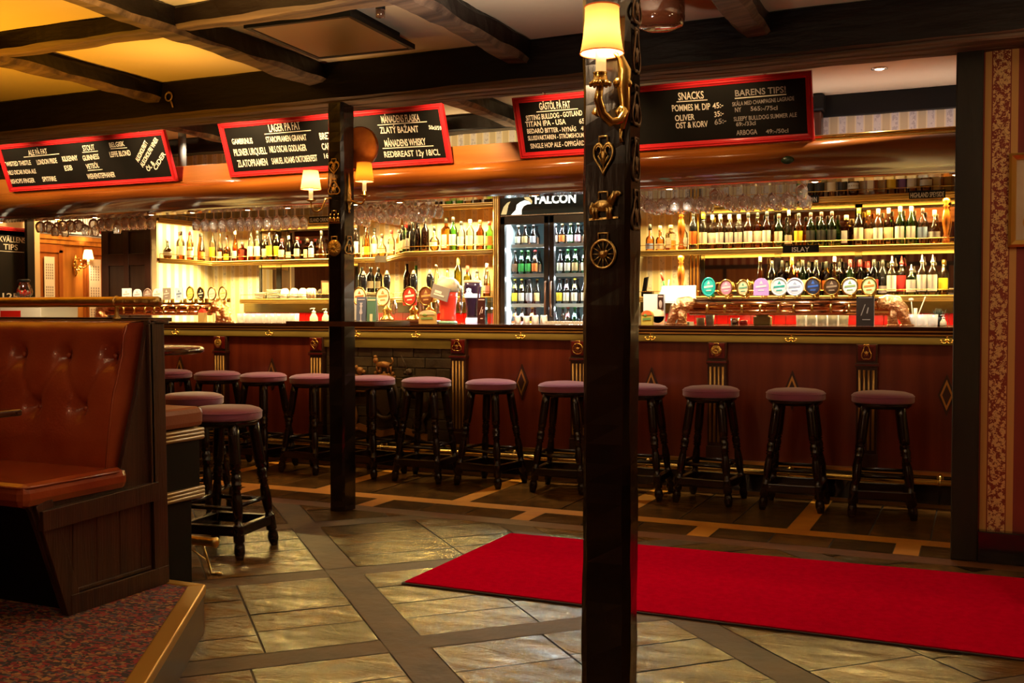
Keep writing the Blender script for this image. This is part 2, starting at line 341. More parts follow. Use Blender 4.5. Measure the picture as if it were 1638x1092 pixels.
def rug_oriental():
    m = bpy.data.materials.new('oriental_carpet'); m.use_nodes = True; N, L = nt(m); b = N['Principled BSDF']; b.inputs['Roughness'].default_value = .95
    tc = N.new('ShaderNodeTexCoord'); v = N.new('ShaderNodeTexVoronoi'); v.distance = 'MANHATTAN'; v.inputs['Scale'].default_value = 24
    n = N.new('ShaderNodeTexNoise'); n.inputs['Scale'].default_value = 13; n.inputs['Detail'].default_value = 4
    mx = N.new('ShaderNodeMix'); mx.data_type = 'VECTOR'; mx.inputs[0].default_value = .05
    L.new(tc.outputs['Object'], mx.inputs[4]); L.new(n.outputs['Color'], mx.inputs[5]); L.new(mx.outputs[1], v.inputs['Vector'])
    w_ = N.new('ShaderNodeTexVoronoi'); w_.distance = 'CHEBYCHEV'; w_.inputs['Scale'].default_value = 85; L.new(mx.outputs[1], w_.inputs['Vector'])
    r = N.new('ShaderNodeValToRGB'); r.color_ramp.interpolation = 'CONSTANT'; e = r.color_ramp.elements
    cols = [(.015, .008, .008), (.20, .008, .008), (.03, .012, .012), (.34, .15, .04), (.14, .006, .012), (.02, .015, .02), (.26, .03, .012), (.05, .045, .06), (.22, .11, .04)]
    while len(e) < len(cols): e.new(.5)
    for i, c in enumerate(cols): e[i].position = i / len(cols); e[i].color = (*c, 1)
    mp = N.new('ShaderNodeMapping'); mp.inputs['Scale'].default_value = (.55, 1, 1); L.new(mx.outputs[1], mp.inputs[0])
    for q in (v, w_): L.new(mp.outputs[0], q.inputs['Vector'])
    n3 = N.new('ShaderNodeTexNoise'); n3.inputs['Scale'].default_value = 10; n3.inputs['Detail'].default_value = 3; L.new(tc.outputs['Object'], n3.inputs['Vector'])
    sp = N.new('ShaderNodeSeparateColor'); L.new(w_.outputs['Color'], sp.inputs[0]); sq = N.new('ShaderNodeSeparateColor'); L.new(v.outputs['Color'], sq.inputs[0])
    k = N.new('ShaderNodeMath'); k.operation = 'MULTIPLY_ADD'; k.inputs[1].default_value = .55; L.new(sp.outputs[0], k.inputs[0])
    s_ = N.new('ShaderNodeMath'); s_.operation = 'MULTIPLY_ADD'; s_.inputs[1].default_value = .45; L.new(sq.outputs[1], s_.inputs[0]); L.new(s_.outputs[0], k.inputs[2]); L.new(n3.outputs[0], s_.inputs[2])
    a = N.new('ShaderNodeMath'); a.operation = 'FRACT'; L.new(k.outputs[0], a.inputs[0])
    L.new(a.outputs[0], r.inputs[0]); L.new(r.outputs[0], b.inputs['Base Color'])
    return m
M['oriental'] = rug_oriental()
# ------------------------------------------------------------------ floor
S2 = math.sqrt(2)
def clip(poly, a, b, c):                 # keep a*x + b*y <= c
    out = []
    for i in range(len(poly)):
        p, q = poly[i], poly[(i + 1) % len(poly)]
        dp, dq = a * p[0] + b * p[1] - c, a * q[0] + b * q[1] - c
        if dp <= 0: out.append(p)
        if dp * dq < 0: t = dp / (dp - dq); out.append((p[0] + (q[0] - p[0]) * t, p[1] + (q[1] - p[1]) * t))
    return out
fl = MB()
fl.poly([(-9.6, -1.8, -.006), (3, -1.8, -.006), (3, 9.6, -.006), (-9.6, 9.6, -.006)], 3)
def pq_tile(p0, p1, q0, q1, mi, gap=.004):
    P = [((p + q) / S2, (p - q) / S2) for p, q in ((p0 + gap, q0 + gap), (p1 - gap, q0 + gap), (p1 - gap, q1 - gap), (p0 + gap, q1 - gap))]
    for a, b, c in ((0, 1, 5.50), (0, -1, 1.7), (1, 0, 2.9), (-1, 0, 9.5)):
        P = clip(P, a, b, c)
        if len(P) < 3: return
    z = rnd.uniform(-.0012, .0012)
    fl.poly([(x, y, z) for x, y in (P if _area(P) > 0 else P[::-1])], mi)
def _area(P): return sum(P[i][0] * P[(i + 1) % len(P)][1] - P[(i + 1) % len(P)][0] * P[i][1] for i in range(len(P)))
PER = 1.15
for i in range(-9, 6):
    pc = .99 + PER * i
    for k in range(-9, 8):
        qc = -3.755 + PER * k
        x, y = (pc + qc) / S2, (pc - qc) / S2
        if not (-10.8 < x < 4 and -3 < y < 6.8): continue
        pq_tile(pc - .078, pc + .078, qc + .075, qc + PER - .075, 1, .001)        # timber strips
        pq_tile(pc - .078, pc + PER - .078, qc - .075, qc + .075, 1, .001)
        a, b = pc + .078, pc + PER - .078; c, d = qc + .075, qc + PER - .075
        cut = a + (b - a) * rnd.choice((.45, .62, .5, .57))
        for (e, f) in ((a, cut), (cut, b)):
            n = rnd.choice((3, 4, 4)); ys = [c] + [c + (d - c) * (j + rnd.uniform(-.16, .16)) / n for j in range(1, n)] + [d]
            for j in range(n): pq_tile(e, f, ys[j], ys[j + 1], 0)
def tile(x0, x1, y0, y1, mi, g=.004):
    z = rnd.uniform(-.001, .001); fl.poly([(x0 + g, y0 + g, z), (x1 - g, y0 + g, z), (x1 - g, y1 - g, z), (x0 + g, y1 - g, z)], mi)
tile(-9.5, 2.9, 5.50, 5.64, 4, 0); tile(-9.5, 2.9, 5.905, 6.045, 2, 0)
def row(y0, y1, x_first, cross_w, step, n, sub):
    for k in range(n):
        xc = x_first + step * k
        tile(xc - cross_w / 2, xc + cross_w / 2, y0, y1, 2, .001)
        w_ = (step - cross_w) / sub
        for j in range(sub): tile(xc + cross_w / 2 + w_ * j, xc + cross_w / 2 + w_ * (j + 1), y0, y1, 0)
row(5.64, 5.905, -9.0, .125, 1.083, 11, 3)
row(6.045, 7.1, -9.6, .125, 1.083, 12, 3)
struct('floor', fl, [M['flag'], M['floor_timber'], M['floor_yellow'], M['grout_dark'], M['floor_red']])

# ------------------------------------------------------------------ shell
b = MB(); b.box(-9.7, 3.1, -1.9, 9.5, 2.775, 2.9); struct('ceiling', b, M['plaster'])
b = MB(); b.box(-7.9, .7, 9.25, 9.4, 0, 2.775); struct('wall_back', b, M['paper_cream'])
b = MB(); b.box(-4.78, -3.88, 8.45, 8.6, 0, 2.775); struct('wall_bay', b, M['paper_cream'])
b = MB(); b.box(-8.0, -7.87, 8.12, 9.3, 0, 2.775); struct('wall_return', b, M['paper_cream_y'])
b = MB(); b.box(-9.5, .7, 7.72, 7.82, 2.24, 2.775); struct('wall_bulkhead', b, M['paper_cream'])
b = MB(); b.box(0.0, 3.0, 5.68, 5.84, 0, 2.775); struct('wall_right', b, M['paper_red'])
b = MB(); b.box(.58, .7, 5.84, 9.3, 0, 2.775); struct('wall_bar_end', b, M['paper_cream_y'])
b = MB(); b.box(-9.7, 3.1, -1.9, -1.75, 0, 2.1, 0); b.box(-9.7, 3.1, -1.9, -1.75, 2.1, 2.775, 1)
for i in range(16):
    x = -9.4 + i * .8; b.box(x, x + .07, -1.75, -1.73, .1, 2.08, 2)
b.box(-9.7, 3.1, -1.75, -1.71, 2.06, 2.14, 2); b.box(-9.7, 3.1, -1.75, -1.71, 0, .18, 2)
struct('wall_front', b, [mat('warm_panelling', (.42, .15, .035), .4, var=(3, (.30, .09, .02), (5, 5, .4))), M['paper_red_front'], M['wood_brown']])
b = MB(); b.box(3.0, 3.15, -1.9, 5.84, 0, 2.775); struct('wall_east', b, M['paper_red'])
OAK = mat('honey_oak', (.55, .23, .04), .35, coat=.3, var=(3, (.33, .12, .022), (5, 5, .5)))
b = MB(); b.box(-9.7, -9.5, -1.9, 9.5, 0, 2.1); b.box(-9.7, -9.5, -1.9, 9.5, 2.1, 2.775, 1)
b.box(-9.5, -9.44, -1.9, 9.5, 2.05, 2.10); b.box(-9.5, -9.46, -1.9, 9.5, 2.0, 2.05); b.box(-9.5, -9.47, -1.9, 9.5, 0, .2)
struct('wall_left', b, [OAK, M['plaster']])
b = MB(); b.box(-9.6, -7.9, 9.38, 9.5, 0, 2.775); struct('wall_passage', b, OAK)
b = MB(); b.box(0.0, 3.0, 5.62, 5.68, 0, .158); struct('baseboard_right', b, M['black_gloss'], .006)

# doors on the far wall (each with a narrow white notice)
for n, (y0, y1, na, nb) in enumerate(((8.2, 8.63, 8.35, 8.49), (8.94, 9.30, 8.985, 9.16))):
    d = MB(); d.box(-9.5, -9.47, y0, y1, 0.02, 1.99)
    d.box(-9.47, -9.45, y0 + .02, y0 + .07, .1, 1.93); d.box(-9.47, -9.45, y1 - .07, y1 - .02, .1, 1.93); d.box(-9.47, -9.45, y0, y1, 1.9, 1.97)
    struct('door_%d' % (n + 1), d, mat('orange_oak', (.36, .11, .02), .32, coat=.3, var=(3, (.27, .075, .014), (5, 5, .5))))
    p = MB(); p.box(-9.45, -9.445, na, nb, 1.0, 1.85, 0)
    for q in range(3):
        for r_ in range(6):
            for c in range(4):
                ya = na + .02 + c * (nb - na - .03) / 4; p.box(-9.445, -9.4445, ya, ya + .016, 1.10 + q * .25 + r_ * .03, 1.122 + q * .25 + r_ * .03, 1)
    o = p.build('paper_notice', [M['paper'], M['grey']])
    tag(o, ['long white paper notice on the oak door close to the chalkboard', 'long white paper notice on the oak door beyond the wall lamp'][n], 'notice')
p = MB(); p.box(-9.46, -9.445, 9.24, 9.30, 1.0, 1.85)
tag(p.build('paper_notice', M['paper']), 'edge of a white notice half hidden by the dark panelled screen', 'notice')
t = thing('door_frame_post', 'pale beige corner post between the small chalkboard and the oak doors', 'post', (-9.3, 8.08, 0))
b = MB(); b.box(-.04, .0, -.075, .015, 0, 2.775); b.build('dark_edge', M['black'], t)
b = MB(); b.box(-.04, .0, .018, .085, 0, 2.775); b.build('beige_face', mat('beige_paint', (.62, .45, .25), .5), t)

# stained glass frieze above the oak doors
t = thing('stained_glass_panel', 'leaded cream glass frieze with yellow tulips above the oak doors', 'stained glass', (-9.43, 8.75, 2.11))
GL = mat('leaded_cream_glass', (.80, .76, .60), .2, emit=(.85, .78, .55), estr=.8)
b = MB(); b.box(0, .015, -.45, .6, 0, .42); b.build('glass_sheet', GL, t)
b = MB()
for y in (-.45, -.24, -.06, .12, .30, .45, .6): b.box(.015, .02, y - .004, y + .004, 0, .42)
b.box(.015, .02, -.45, .6, 0, .012); b.build('lead_strip', M['black'], t)
YE = mat('yellow_glass', (.85, .50, .02), .25)
for y in (-.15, .38):
    f = MB()
    for s in (-1, 1):
        f.prism([(.016, y, .06), (.016, y + s * .03, .055), (.016, y + s * .085, .10), (.016, y + s * .09, .17), (.016, y + s * .05, .15), (.016, y + s * .012, .10)][::s], (.006, 0, 0))
    f.build('tulip', YE, t)
    f = MB(); f.prism([(.016, y, .03), (.016, y + .03, .065), (.016, y, .11), (.016, y - .03, .065)], (.009, 0, 0)); f.build('red_diamond', M['plaque_red'], t)

# ------------------------------------------------------------------ timber beams and posts
def rough_bar(mb, p0, p1, sx, sy, ch=.02, jit=.006, n=16, bottom=None):
    """hewn bar from p0 to p1; section half-sizes sx (side) and sy (up), chamfered, edges wandering smoothly"""
    p0, p1 = Vector(p0), Vector(p1); t = (p1 - p0).normalized(); L_ = (p1 - p0).length; n = max(n, int(L_ / .06)); sd = rnd.random() * 50
    if abs(t.z) > .9: u, v = Vector((1, 0, 0)), Vector((0, 1, 0))
    else: v = Vector((0, 0, 1)); u = v.cross(t).normalized()
    sec = [(-sx + ch, -sy), (sx - ch, -sy), (sx, -sy + ch), (sx, sy - ch), (sx - ch, sy), (-sx + ch, sy), (-sx, sy - ch), (-sx, -sy + ch)]
    rings = []
    def w_(s_, k): return math.sin(s_ * 2.3 + k * 1.7 + sd) * .5 + math.sin(s_ * 5.9 + k * 2.9 + sd * 2) * .35 + math.sin(s_ * 14.3 + k * 4.1 + sd * 3) * .28 + math.sin(s_ * 31 + k * 5.3) * .15
    for i in range(n + 1):
        s_ = L_ * i / n; c = p0.lerp(p1, i / n)
        rings.append([c + u * (a * (1 + .0) + 1.5 * jit * w_(s_, 2 * k)) + v * (b_ + 1.5 * jit * w_(s_, 2 * k + 1)) for k, (a, b_) in enumerate(sec)])
    st = len(mb.f); mb.loft(rings, 0, False)
    if bottom is not None:
        for i in range(st, len(mb.f) - 2):
            if (i - st) % 8 in (0, 1, 7): mb.m[i] = bottom
b = MB(); rough_bar(b, (-9.45, 5.56, 2.66), (2.95, 5.56, 2.66), .165, .115, .012, .003, 60, 1); nb = len(b.f)
for k in range(3): rough_bar(b, (-9.4, 5.46 + .09 * k, 2.543), (2.9, 5.46 + .09 * k, 2.543), .042, .016, .006, .003, 60)
for i in range(nb, len(b.f)): b.m[i] = 1
tag(b.build('ceiling_beam', [M['black_beam'], M['rough_lit_under']]), 'long black ceiling beam with rough plank underside, crossing above both timber posts', 'beam')
BX = [(-5.08, 'crossing the ceiling farthest from the vent'), (-3.77, 'beside the square vent on its bench side'), (-2.40, 'beside the square vent on its rug side'), (-1.065, 'above the thick near timber post')]
for x, where in BX:
    b = MB(); rough_bar(b, (x, -1.7, 2.715), (x, 5.42, 2.715), .075, .065, .022, .008, 34, 1)  # bottom faces lighter: light from below put into their colour
    tag(b.build('ceiling_beam', [M['beam_y'], M['rough_lit_under']]), 'rough black beam ' + where, 'beam')
for x0, x1, lab in ((-5.0, -3.85, 'short dark crosspiece between two rough beams over the leather booth'), (-3.69, -2.48, 'short dark crosspiece between two rough beams before the square vent')):
    b = MB(); rough_bar(b, (x0, 4.14, 2.725), (x1, 4.14, 2.725), .07, .06, .02, .006, 10, 1)
    tag(b.build('ceiling_beam', [M['black_beam'], M['rough_lit_under']]), lab, 'beam')
b = MB(); rough_bar(b, (-9.4, 7.31, 2.71), (-1.5, 7.31, 2.71), .09, .065, .012, .004, 30)
tag(b.build('ceiling_beam', M['black_beam']), 'dark beam above the bar canopy behind the hanging chalkboards', 'beam')
b = MB(); rough_bar(b, (-1.5, 7.69, 2.70), (.55, 7.69, 2.70), .03, .075, .008, .002, 12)
tag(b.build('ceiling_beam', M['black']), 'flat black beam along the striped bulkhead beside the snack chalkboard', 'beam')
for x, lab in ((-3.26, 'short rough beam seen between the lager and guest beer chalkboards'), (-5.74, 'short dark beam in the gap between the ale and lager chalkboards')):
    b = MB(); rough_bar(b, (x, 5.72, 2.71), (x, 7.70, 2.71), .07, .062, .02, .006, 12, 1)
    tag(b.build('ceiling_beam', [M['beam_y'], M['rough_lit_under']]), lab, 'beam')
t = thing('canopy_post', 'dark square post behind the snack chalkboard, rising from the canopy', 'post', (-1.09, 7.62, 2.33))
b = MB(); b.box(-.055, .055, -.055, .055, 0, .32); b.build('shaft', M['wood_dark'], t, bevel=.012)
b = MB(); b.box(-.075, .075, -.075, .06, .32, .44); b.build('head', M['black'], t, bevel=.015)
o = MB().lathe([(.034, 2.33), (.034, 2.775)], (-6.25, 6.98, 0), 14).build('canopy_pole', mat('grey_iron', (.06, .055, .05), .6, .2))
tag(o, 'grey iron pole between the ale and lager chalkboards', 'pole')

def post(name, loc, sx, sy, h, lab, jit, ch, n=26):
    b = MB(); rough_bar(b, (0, 0, 0), (0, 0, h), sx, sy, ch, jit, n)
    o = b.build(name, M['black_timber'], loc=loc); return tag(o, lab, 'post')
post('timber_post', (-1.035, 3.03, 0), .076, .058, 2.655, 'thick near timber post carrying a shaded lamp and brass ornaments', .0035, .017, 30)
post('timber_post', (-3.6425, 5.48, 0), .0575, .07, 2.53, 'slim timber post with two shaded lamps beside the bar', .003, .014, 30)
b = MB(); b.box(-.125, .0, 5.625, 5.86, 0, 2.545)
tag(b.build('timber_post', mat('flat_black_timber', (.010, .008, .006), .55, bump=(10, .4, (1, 1, .2)), var=(5, (.02, .016, .01), (1, 1, .3)), spec=.3), bevel=.008), 'square black timber post at the edge of the red wallpaper', 'post')

# wall frame on the red wallpaper
t = thing('picture_frame', 'gold framed print on the red striped wallpaper', 'picture', (.118, 5.678, 1.562), (R(90), 0, 0))
b = MB(); b.frame(.42, .458, [(0, 0), (0, .02), (.012, .03), (.03, .018), (.035, .005), (.035, 0)]); b.build('frame', mat('gold_leaf_frame', (.85, .55, .13), .3, .8), t)
b = MB(); b.box(.03, .39, .03, .43, 0, .006); b.build('print', mat('faded_print', (.62, .50, .36), .6, var=(9, (.55, .42, .29))), t)
b = MB(); b.ball((.075, .12, .007), .012, .025, .002, 10); b.ball((.105, .095, .007), .014, .012, .002, 10); b.build('drawing', mat('drawn_mark', (.60, .34, .1), .6), t)
# ------------------------------------------------------------------ horse brasses (flat castings in the xz plane, facing -y)
def brass(kind):
    b = MB()
    if kind in ('heart', 'crest', 'spade'):
        pts = []
        for i in range(41):
            a = 2 * math.pi * i / 40
            if kind == 'heart': x, z = .037 * math.sin(a) ** 3 * 1.0, .0023 * (13 * math.cos(a) - 5 * math.cos(2 * a) - 2 * math.cos(3 * a) - math.cos(4 * a)) * 1.15
            else: r_ = .036 * (1 + .18 * math.cos(3 * a)); x, z = r_ * math.sin(a) * (.8 if kind == 'spade' else 1), r_ * math.cos(a) * (1.25 if kind == 'spade' else 1)
            pts.append((x, -.004, z))
        b.tube(pts, .0042, 6)
        if kind == 'heart':
            for s in (-1, 1):
                b.tube([(s * (.018 + .010 * math.cos(q * .5)), -.004, .016 + .010 * math.sin(q * .5)) for q in range(10)], .003, 5)
                b.tube([(0, -.004, -.022), (s * .014, -.004, -.005), (s * .020, -.004, .002)], .003, 5)
            b.ball((0, -.004, .002), .010, .004, .016, 8); b.tube([(0, -.004, -.034), (0, -.004, .02)], .003, 5)
        else:
            b.ball((0, -.005, .0), .014, .006, .018, 8)
            for s in (-1, 1): b.tube([(s * .022, -.004, .02), (s * .008, -.004, 0), (s * .016, -.004, -.022)], .003, 5)
        top = .034 if kind == 'heart' else .043
    elif kind == 'wheel':
        b.torus((0, -.004, 0), .040, .0048, n=28, k=6)
        for k in range(12):
            a = math.pi * 2 * k / 12; b.tube([(.008 * math.cos(a), -.004, .008 * math.sin(a)), (.038 * math.cos(a), -.004, .038 * math.sin(a))], .0016, 5)
        b.ball((0, -.006, 0), .016, .006, .011, 8); b.ball((.012, -.008, .006), .008, .004, .006, 8); top = .044
    elif kind == 'horse':
        b.prism([(-.05, -.004, -.040), (.052, -.004, -.036), (.052, -.004, -.031), (-.05, -.004, -.034)], (0, .006, 0))
        b.ball((0, -.006, 0), .036, .009, .017, 10)
        for x, z0 in ((-.032, -.005), (-.020, -.008), (.018, -.008), (.028, -.006)): b.tube([(x, -.006, z0), (x - .003, -.006, -.020), (x + .001, -.006, -.036)], [.009, .005, .0055], 6)
        b.tube([(.026, -.006, .006), (.038, -.007, .026), (.044, -.008, .036)], [.015, .011, .009], 8); b.ball((.050, -.008, .032), .013, .007, .008, 8)
        b.tube([(-.034, -.006, .008), (-.043, -.006, -.006), (-.042, -.006, -.024)], [.006, .006, .003], 6); top = .022
    elif kind == 'rider':
        b.prism([(-.045, -.004, -.034), (.045, -.004, -.034), (.045, -.004, -.028), (-.045, -.004, -.028)], (0, .006, 0))
        for x in (-.028, 0, .028):
            b.ball((x, -.005, -.006), .013, .006, .013, 8); b.tube([(x - .006, -.005, -.01), (x - .008, -.005, -.03)], .004, 5); b.tube([(x + .006, -.005, -.01), (x + .008, -.005, -.03)], .004, 5)
            b.ball((x + .003, -.006, .018), .007, .005, .009, 7)
        top = .028
    else:                                      # sun disc
        b.lathe([(0, .002), (.038, .002), (.041, .005), (.038, .008), (0, .010)], axis='y', n=24)
        for k in range(16):
            a = math.pi * 2 * k / 16; b.tube([(.014 * math.cos(a), -.011, .014 * math.sin(a)), (.035 * math.cos(a), -.010, .035 * math.sin(a))], .0022, 5)
        b.ball((0, -.011, 0), .012, .004, .012, 8); top = .040
    b.tube([(-.016, -.004, top - .004), (-.016, -.004, top + .016), (.016, -.004, top + .016), (.016, -.004, top - .004)], .0035, 5)
    return b
BR = {k: brass(k).mesh('brass_casting', M['old_brass']) for k in ('heart', 'crest', 'spade', 'wheel', 'horse', 'rider', 'sun')}
BRG = {k: brass(k).mesh('bright_casting', M['gold']) for k in BR}
def brass_part(parent, kind, x, y, z, s, bright=True):
    o = bpy.data.objects.new('horse_brass', (BRG if bright else BR)[kind]); COL.objects.link(o); o.parent = parent; o.location = (x, y, z); o.scale = (s, s, s); return o

# ------------------------------------------------------------------ bar counter
OFF = (-3.9, 7.1, 0)
bar = thing('bar_counter', 'long mahogany bar counter with gilded edge, fluted pilasters and brass foot rail', 'bar counter', OFF)
X0, X1 = -8.3, .57
b = MB(); b.box(X0, X1, 7.16, 7.66, .02, 1.09); b.build('carcass', M['wood_dark'], bar, OFF)
PIL = [-7.85, -6.9, -5.94, -4.95, -3.645, -2.66, -1.648, -.67, .30]
for i in range(len(PIL) - 1):
    a, c = PIL[i] + .065, PIL[i + 1] - .065
    if i == 3: continue
    b = MB(); b.box(a, c, 7.115, 7.165, .225, 1.035); b.build('front_panel', M['panel_red'], bar, OFF)
b = MB(); b.box(X0, X1, 7.085, 7.165, 1.032, 1.09); b.box(X0, X1, 7.082, 7.09, 1.036, 1.042); b.build('top_rail', M['green_rail'], bar, OFF)
b = MB(); b.box(X0 - .03, X1, 7.03, 7.72, 1.128, 1.147, 0); b.box(X0 - .03, X1, 7.05, 7.7, 1.09, 1.128, 0)
b.box(X0 - .03, X1, 7.036, 7.06, 1.112, 1.122, 1); b.box(X0 - .03, X1, 7.044, 7.07, 1.089, 1.099, 1)
b.build('counter_top', [M['counter_top'], M['gold_line']], bar, OFF, bevel=.003)
b = MB(); b.box(X0, X1, 7.075, 7.17, .0, .205, 0); b.box(X0, X1, 7.06, 7.12, 0, .022, 1); b.build('plinth', [M['black_gloss'], mat('dull_gilt', (.30, .16, .04), .4, .5)], bar, OFF)
b = MB(); b.box(X0, X1, 7.06, 7.12, .205, .226); b.build('gilded_strip', M['gold_line'], bar, OFF)
kinds = ['sun', 'crest', 'sun', 'heart', 'crest', 'wheel', 'sun', 'spade', 'heart']
for i, x in enumerate(PIL):
    b = MB(); b.box(x - .065, x + .065, 7.07, 7.165, .226, 1.032); b.box(x - .072, x + .072, 7.055, 7.12, .885, .91); b.box(x - .07, x + .07, 7.055, 7.12, .226, .32)
    pil = b.build('pilaster', M['wood_dark'], bar, OFF, bevel=.004)
    b = MB(); b.box(x - .054, x + .054, 7.056, 7.075, .925, 1.028); b.box(x - .046, x + .046, 7.05, 7.06, .933, 1.02); b.box(x - .072, x + .072, 7.052, 7.056, .893, .902); b.build('red_plaque', M['plaque_red'], pil, OFF, bevel=.003)
    b = MB()
    for k in range(4): b.tube([(x - .042 + .028 * k, 7.066, .345), (x - .042 + .028 * k, 7.066, .865)], .0085, 8)
    b.build('fluting', mat('worn_gilt', (.55, .33, .10), .4, .6) if i == 0 else bpy.data.materials['worn_gilt'], pil, OFF)
    brass_part(pil, kinds[i], x - OFF[0], 7.05 - OFF[1], .974, .95)
for x in (-7.4, -6.42, -5.413, -4.557, -4.011, -3.119, -2.12, -1.151, -.191):
    b = MB(); b.ball((x, 7.08, 1.062), .016, .006, .012, 10); b.tube([(x, 7.075, 1.066), (x, 7.06, 1.085), (x, 7.052, 1.088)], .0035, 6)
    for s in (-1, 1): b.tube([(x, 7.076, 1.058), (x + s * .012, 7.062, 1.044), (x + s * .027, 7.058, 1.046), (x + s * .034, 7.060, 1.058)], .0038, 6); b.ball((x + s * .034, 7.06, 1.061), .006)
    b.build('coat_hook', M['gold'], bar, OFF)
for x in (-7.4, -6.41, -5.42, -3.127, -2.122, -1.146, -.19):
    b = MB(); w_, h_ = .052, .134; z = .716
    def dia(k, y, mi, t_): b.prism([(x - w_ * k, y, z), (x, y, z - h_ * k), (x + w_ * k, y, z), (x, y, z + h_ * k)], (0, t_, 0), mi)
    dia(1, 7.10, 0, .02); dia(.74, 7.094, 1, .01); dia(.50, 7.091, 0, .006)
    b.build('diamond_boss', [M['wood_dark'], M['gold_line']], bar, OFF)
# carved coat-of-arms panel between two pilasters
b = MB(); b.box(-4.885, -3.71, 7.12, 7.165, .226, 1.035); 
rp = b.build('relief_panel', M['stone'], bar, OFF, label='carved panel with lion, shield and unicorn')
b = MB(); b.box(-4.885, -3.71, 7.09, 7.13, .955, 1.034); b.build('olive_board', M['green_rail'], rp, OFF)
b = MB()
for r_ in range(9):
    x = -4.88; z = .24 + r_ * .08
    while x < -3.75:
        wv = rnd.uniform(.12, .26); x2 = min(x + wv, -3.715)
        b.box(x + .004, x2 - .001, 7.112 - rnd.random() * .006, 7.125, z + .001, z + .079); x = x2
b.build('stone_course', M['stone'], rp, OFF, bevel=.006)
def beast(b, x, z, s, k):    # rearing animal facing the shield
    b.tube([(x + s * .10, 7.09, z - .10), (x + s * .07, 7.085, z), (x, 7.08, z + .10), (x - s * .03, 7.08, z + .17)], [.035, .05, .045, .03], 8)
    b.ball((x - s * .05, 7.075, z + .21), .034, .025, .03, 8); b.ball((x - s * .085, 7.075, z + .2), .02, .016, .016, 8)
    for q in (0, .05): b.tube([(x - s * .01, 7.08, z + .10 - q), (x - s * .09, 7.075, z + .10 - q), (x - s * .12, 7.075, z + .14 - q)], [.018, .014, .01], 6)
    for q in (0, .07): b.tube([(x + s * (.10 - q), 7.085, z - .09), (x + s * (.06 - q), 7.08, z - .17), (x + s * (.09 - q), 7.08, z - .25), (x + s * (.05 - q), 7.08, z - .26)], [.028, .018, .013, .016], 6)
    b.tube([(x + s * .12, 7.09, z - .1), (x + s * .19, 7.085, z - .02), (x + s * .16, 7.085, z + .08), (x + s * .2, 7.085, z + .15)], [.012, .012, .012, .02], 6)
    if k: b.tube([(x - s * .06, 7.07, z + .23), (x - s * .12, 7.07, z + .34)], [.008, .002], 6)
    else:
        for a in range(9): b.ball((x + .045 * math.cos(a * .7), 7.085, z + .19 + .045 * math.sin(a * .7)), .02, .016, .02, 6)
b = MB(); beast(b, -4.58, .56, -1, 0); b.build('carved_lion', M['carving'], rp, OFF)
b = MB(); beast(b, -4.03, .56, 1, 1); b.build('carved_unicorn', M['carving_dark'], rp, OFF)
b = MB(); b.prism([(-4.40, 7.085, .68), (-4.22, 7.085, .68), (-4.22, 7.085, .50), (-4.31, 7.085, .40), (-4.40, 7.085, .50)][::-1], (0, .03, 0)); b.torus((-4.31, 7.085, .55), .125, .016, n=24, k=6, sz=1.25)
b.build('carved_shield', M['carving_dark'], rp, OFF)
b = MB(); b.tube([(-4.40, 7.09, .715), (-4.31, 7.08, .735), (-4.22, 7.09, .715)], .022, 8)
for k in range(5): b.ball((-4.39 + .04 * k, 7.08, .755 + .012 * math.sin(k * 1.57)), .014)
b.tube([(-4.37, 7.08, .82), (-4.31, 7.075, .825), (-4.26, 7.08, .815)], [.022, .026, .024], 8)          # small lion above the crown
b.ball((-4.385, 7.075, .855), .024, .02, .026, 8); b.ball((-4.385, 7.07, .885), .018, .012, .012, 8)
for x in (-4.375, -4.345, -4.28, -4.25): b.tube([(x, 7.08, .81), (x + .004, 7.08, .765)], [.011, .008], 6)
b.tube([(-4.25, 7.08, .82), (-4.225, 7.08, .85), (-4.24, 7.08, .88)], .006, 6)
b.build('carved_crest', M['carving'], rp, OFF)
b = MB()
for x0, z0, x1, z1 in ((-4.72, .26, -4.55, .32), (-4.55, .32, -4.35, .27), (-4.35, .27, -4.15, .31), (-4.15, .31, -3.92, .26)):
    b.obox(((x0 + x1) / 2, 7.085, (z0 + z1) / 2), ((x1 - x0) / 2, 0, (z1 - z0) / 2), (0, .008, 0), (0, 0, .026))
b.build('carved_ribbon', M['carving'], rp, OFF)
# foot rail
b = MB(); b.tube([(X0, 7.015, .168), (X1, 7.015, .168)], .021, 12); fr = b.build('foot_rail', M['gold'], bar, OFF)
for x in (-7.6, -6.42, -5.42, -4.3, -3.15, -2.12, -1.146, -.22):
    b = MB(); b.tube([(x, 7.015, .168), (x, 7.018, .20), (x, 7.045, .21), (x, 7.08, .19)], .013, 8); b.torus((x, 7.015, .168), .021, .006, 'x', 14, 6); b.ball((x, 7.073, .19), .024, .008, .024); b.build('rail_bracket', M['gold'], fr, OFF)

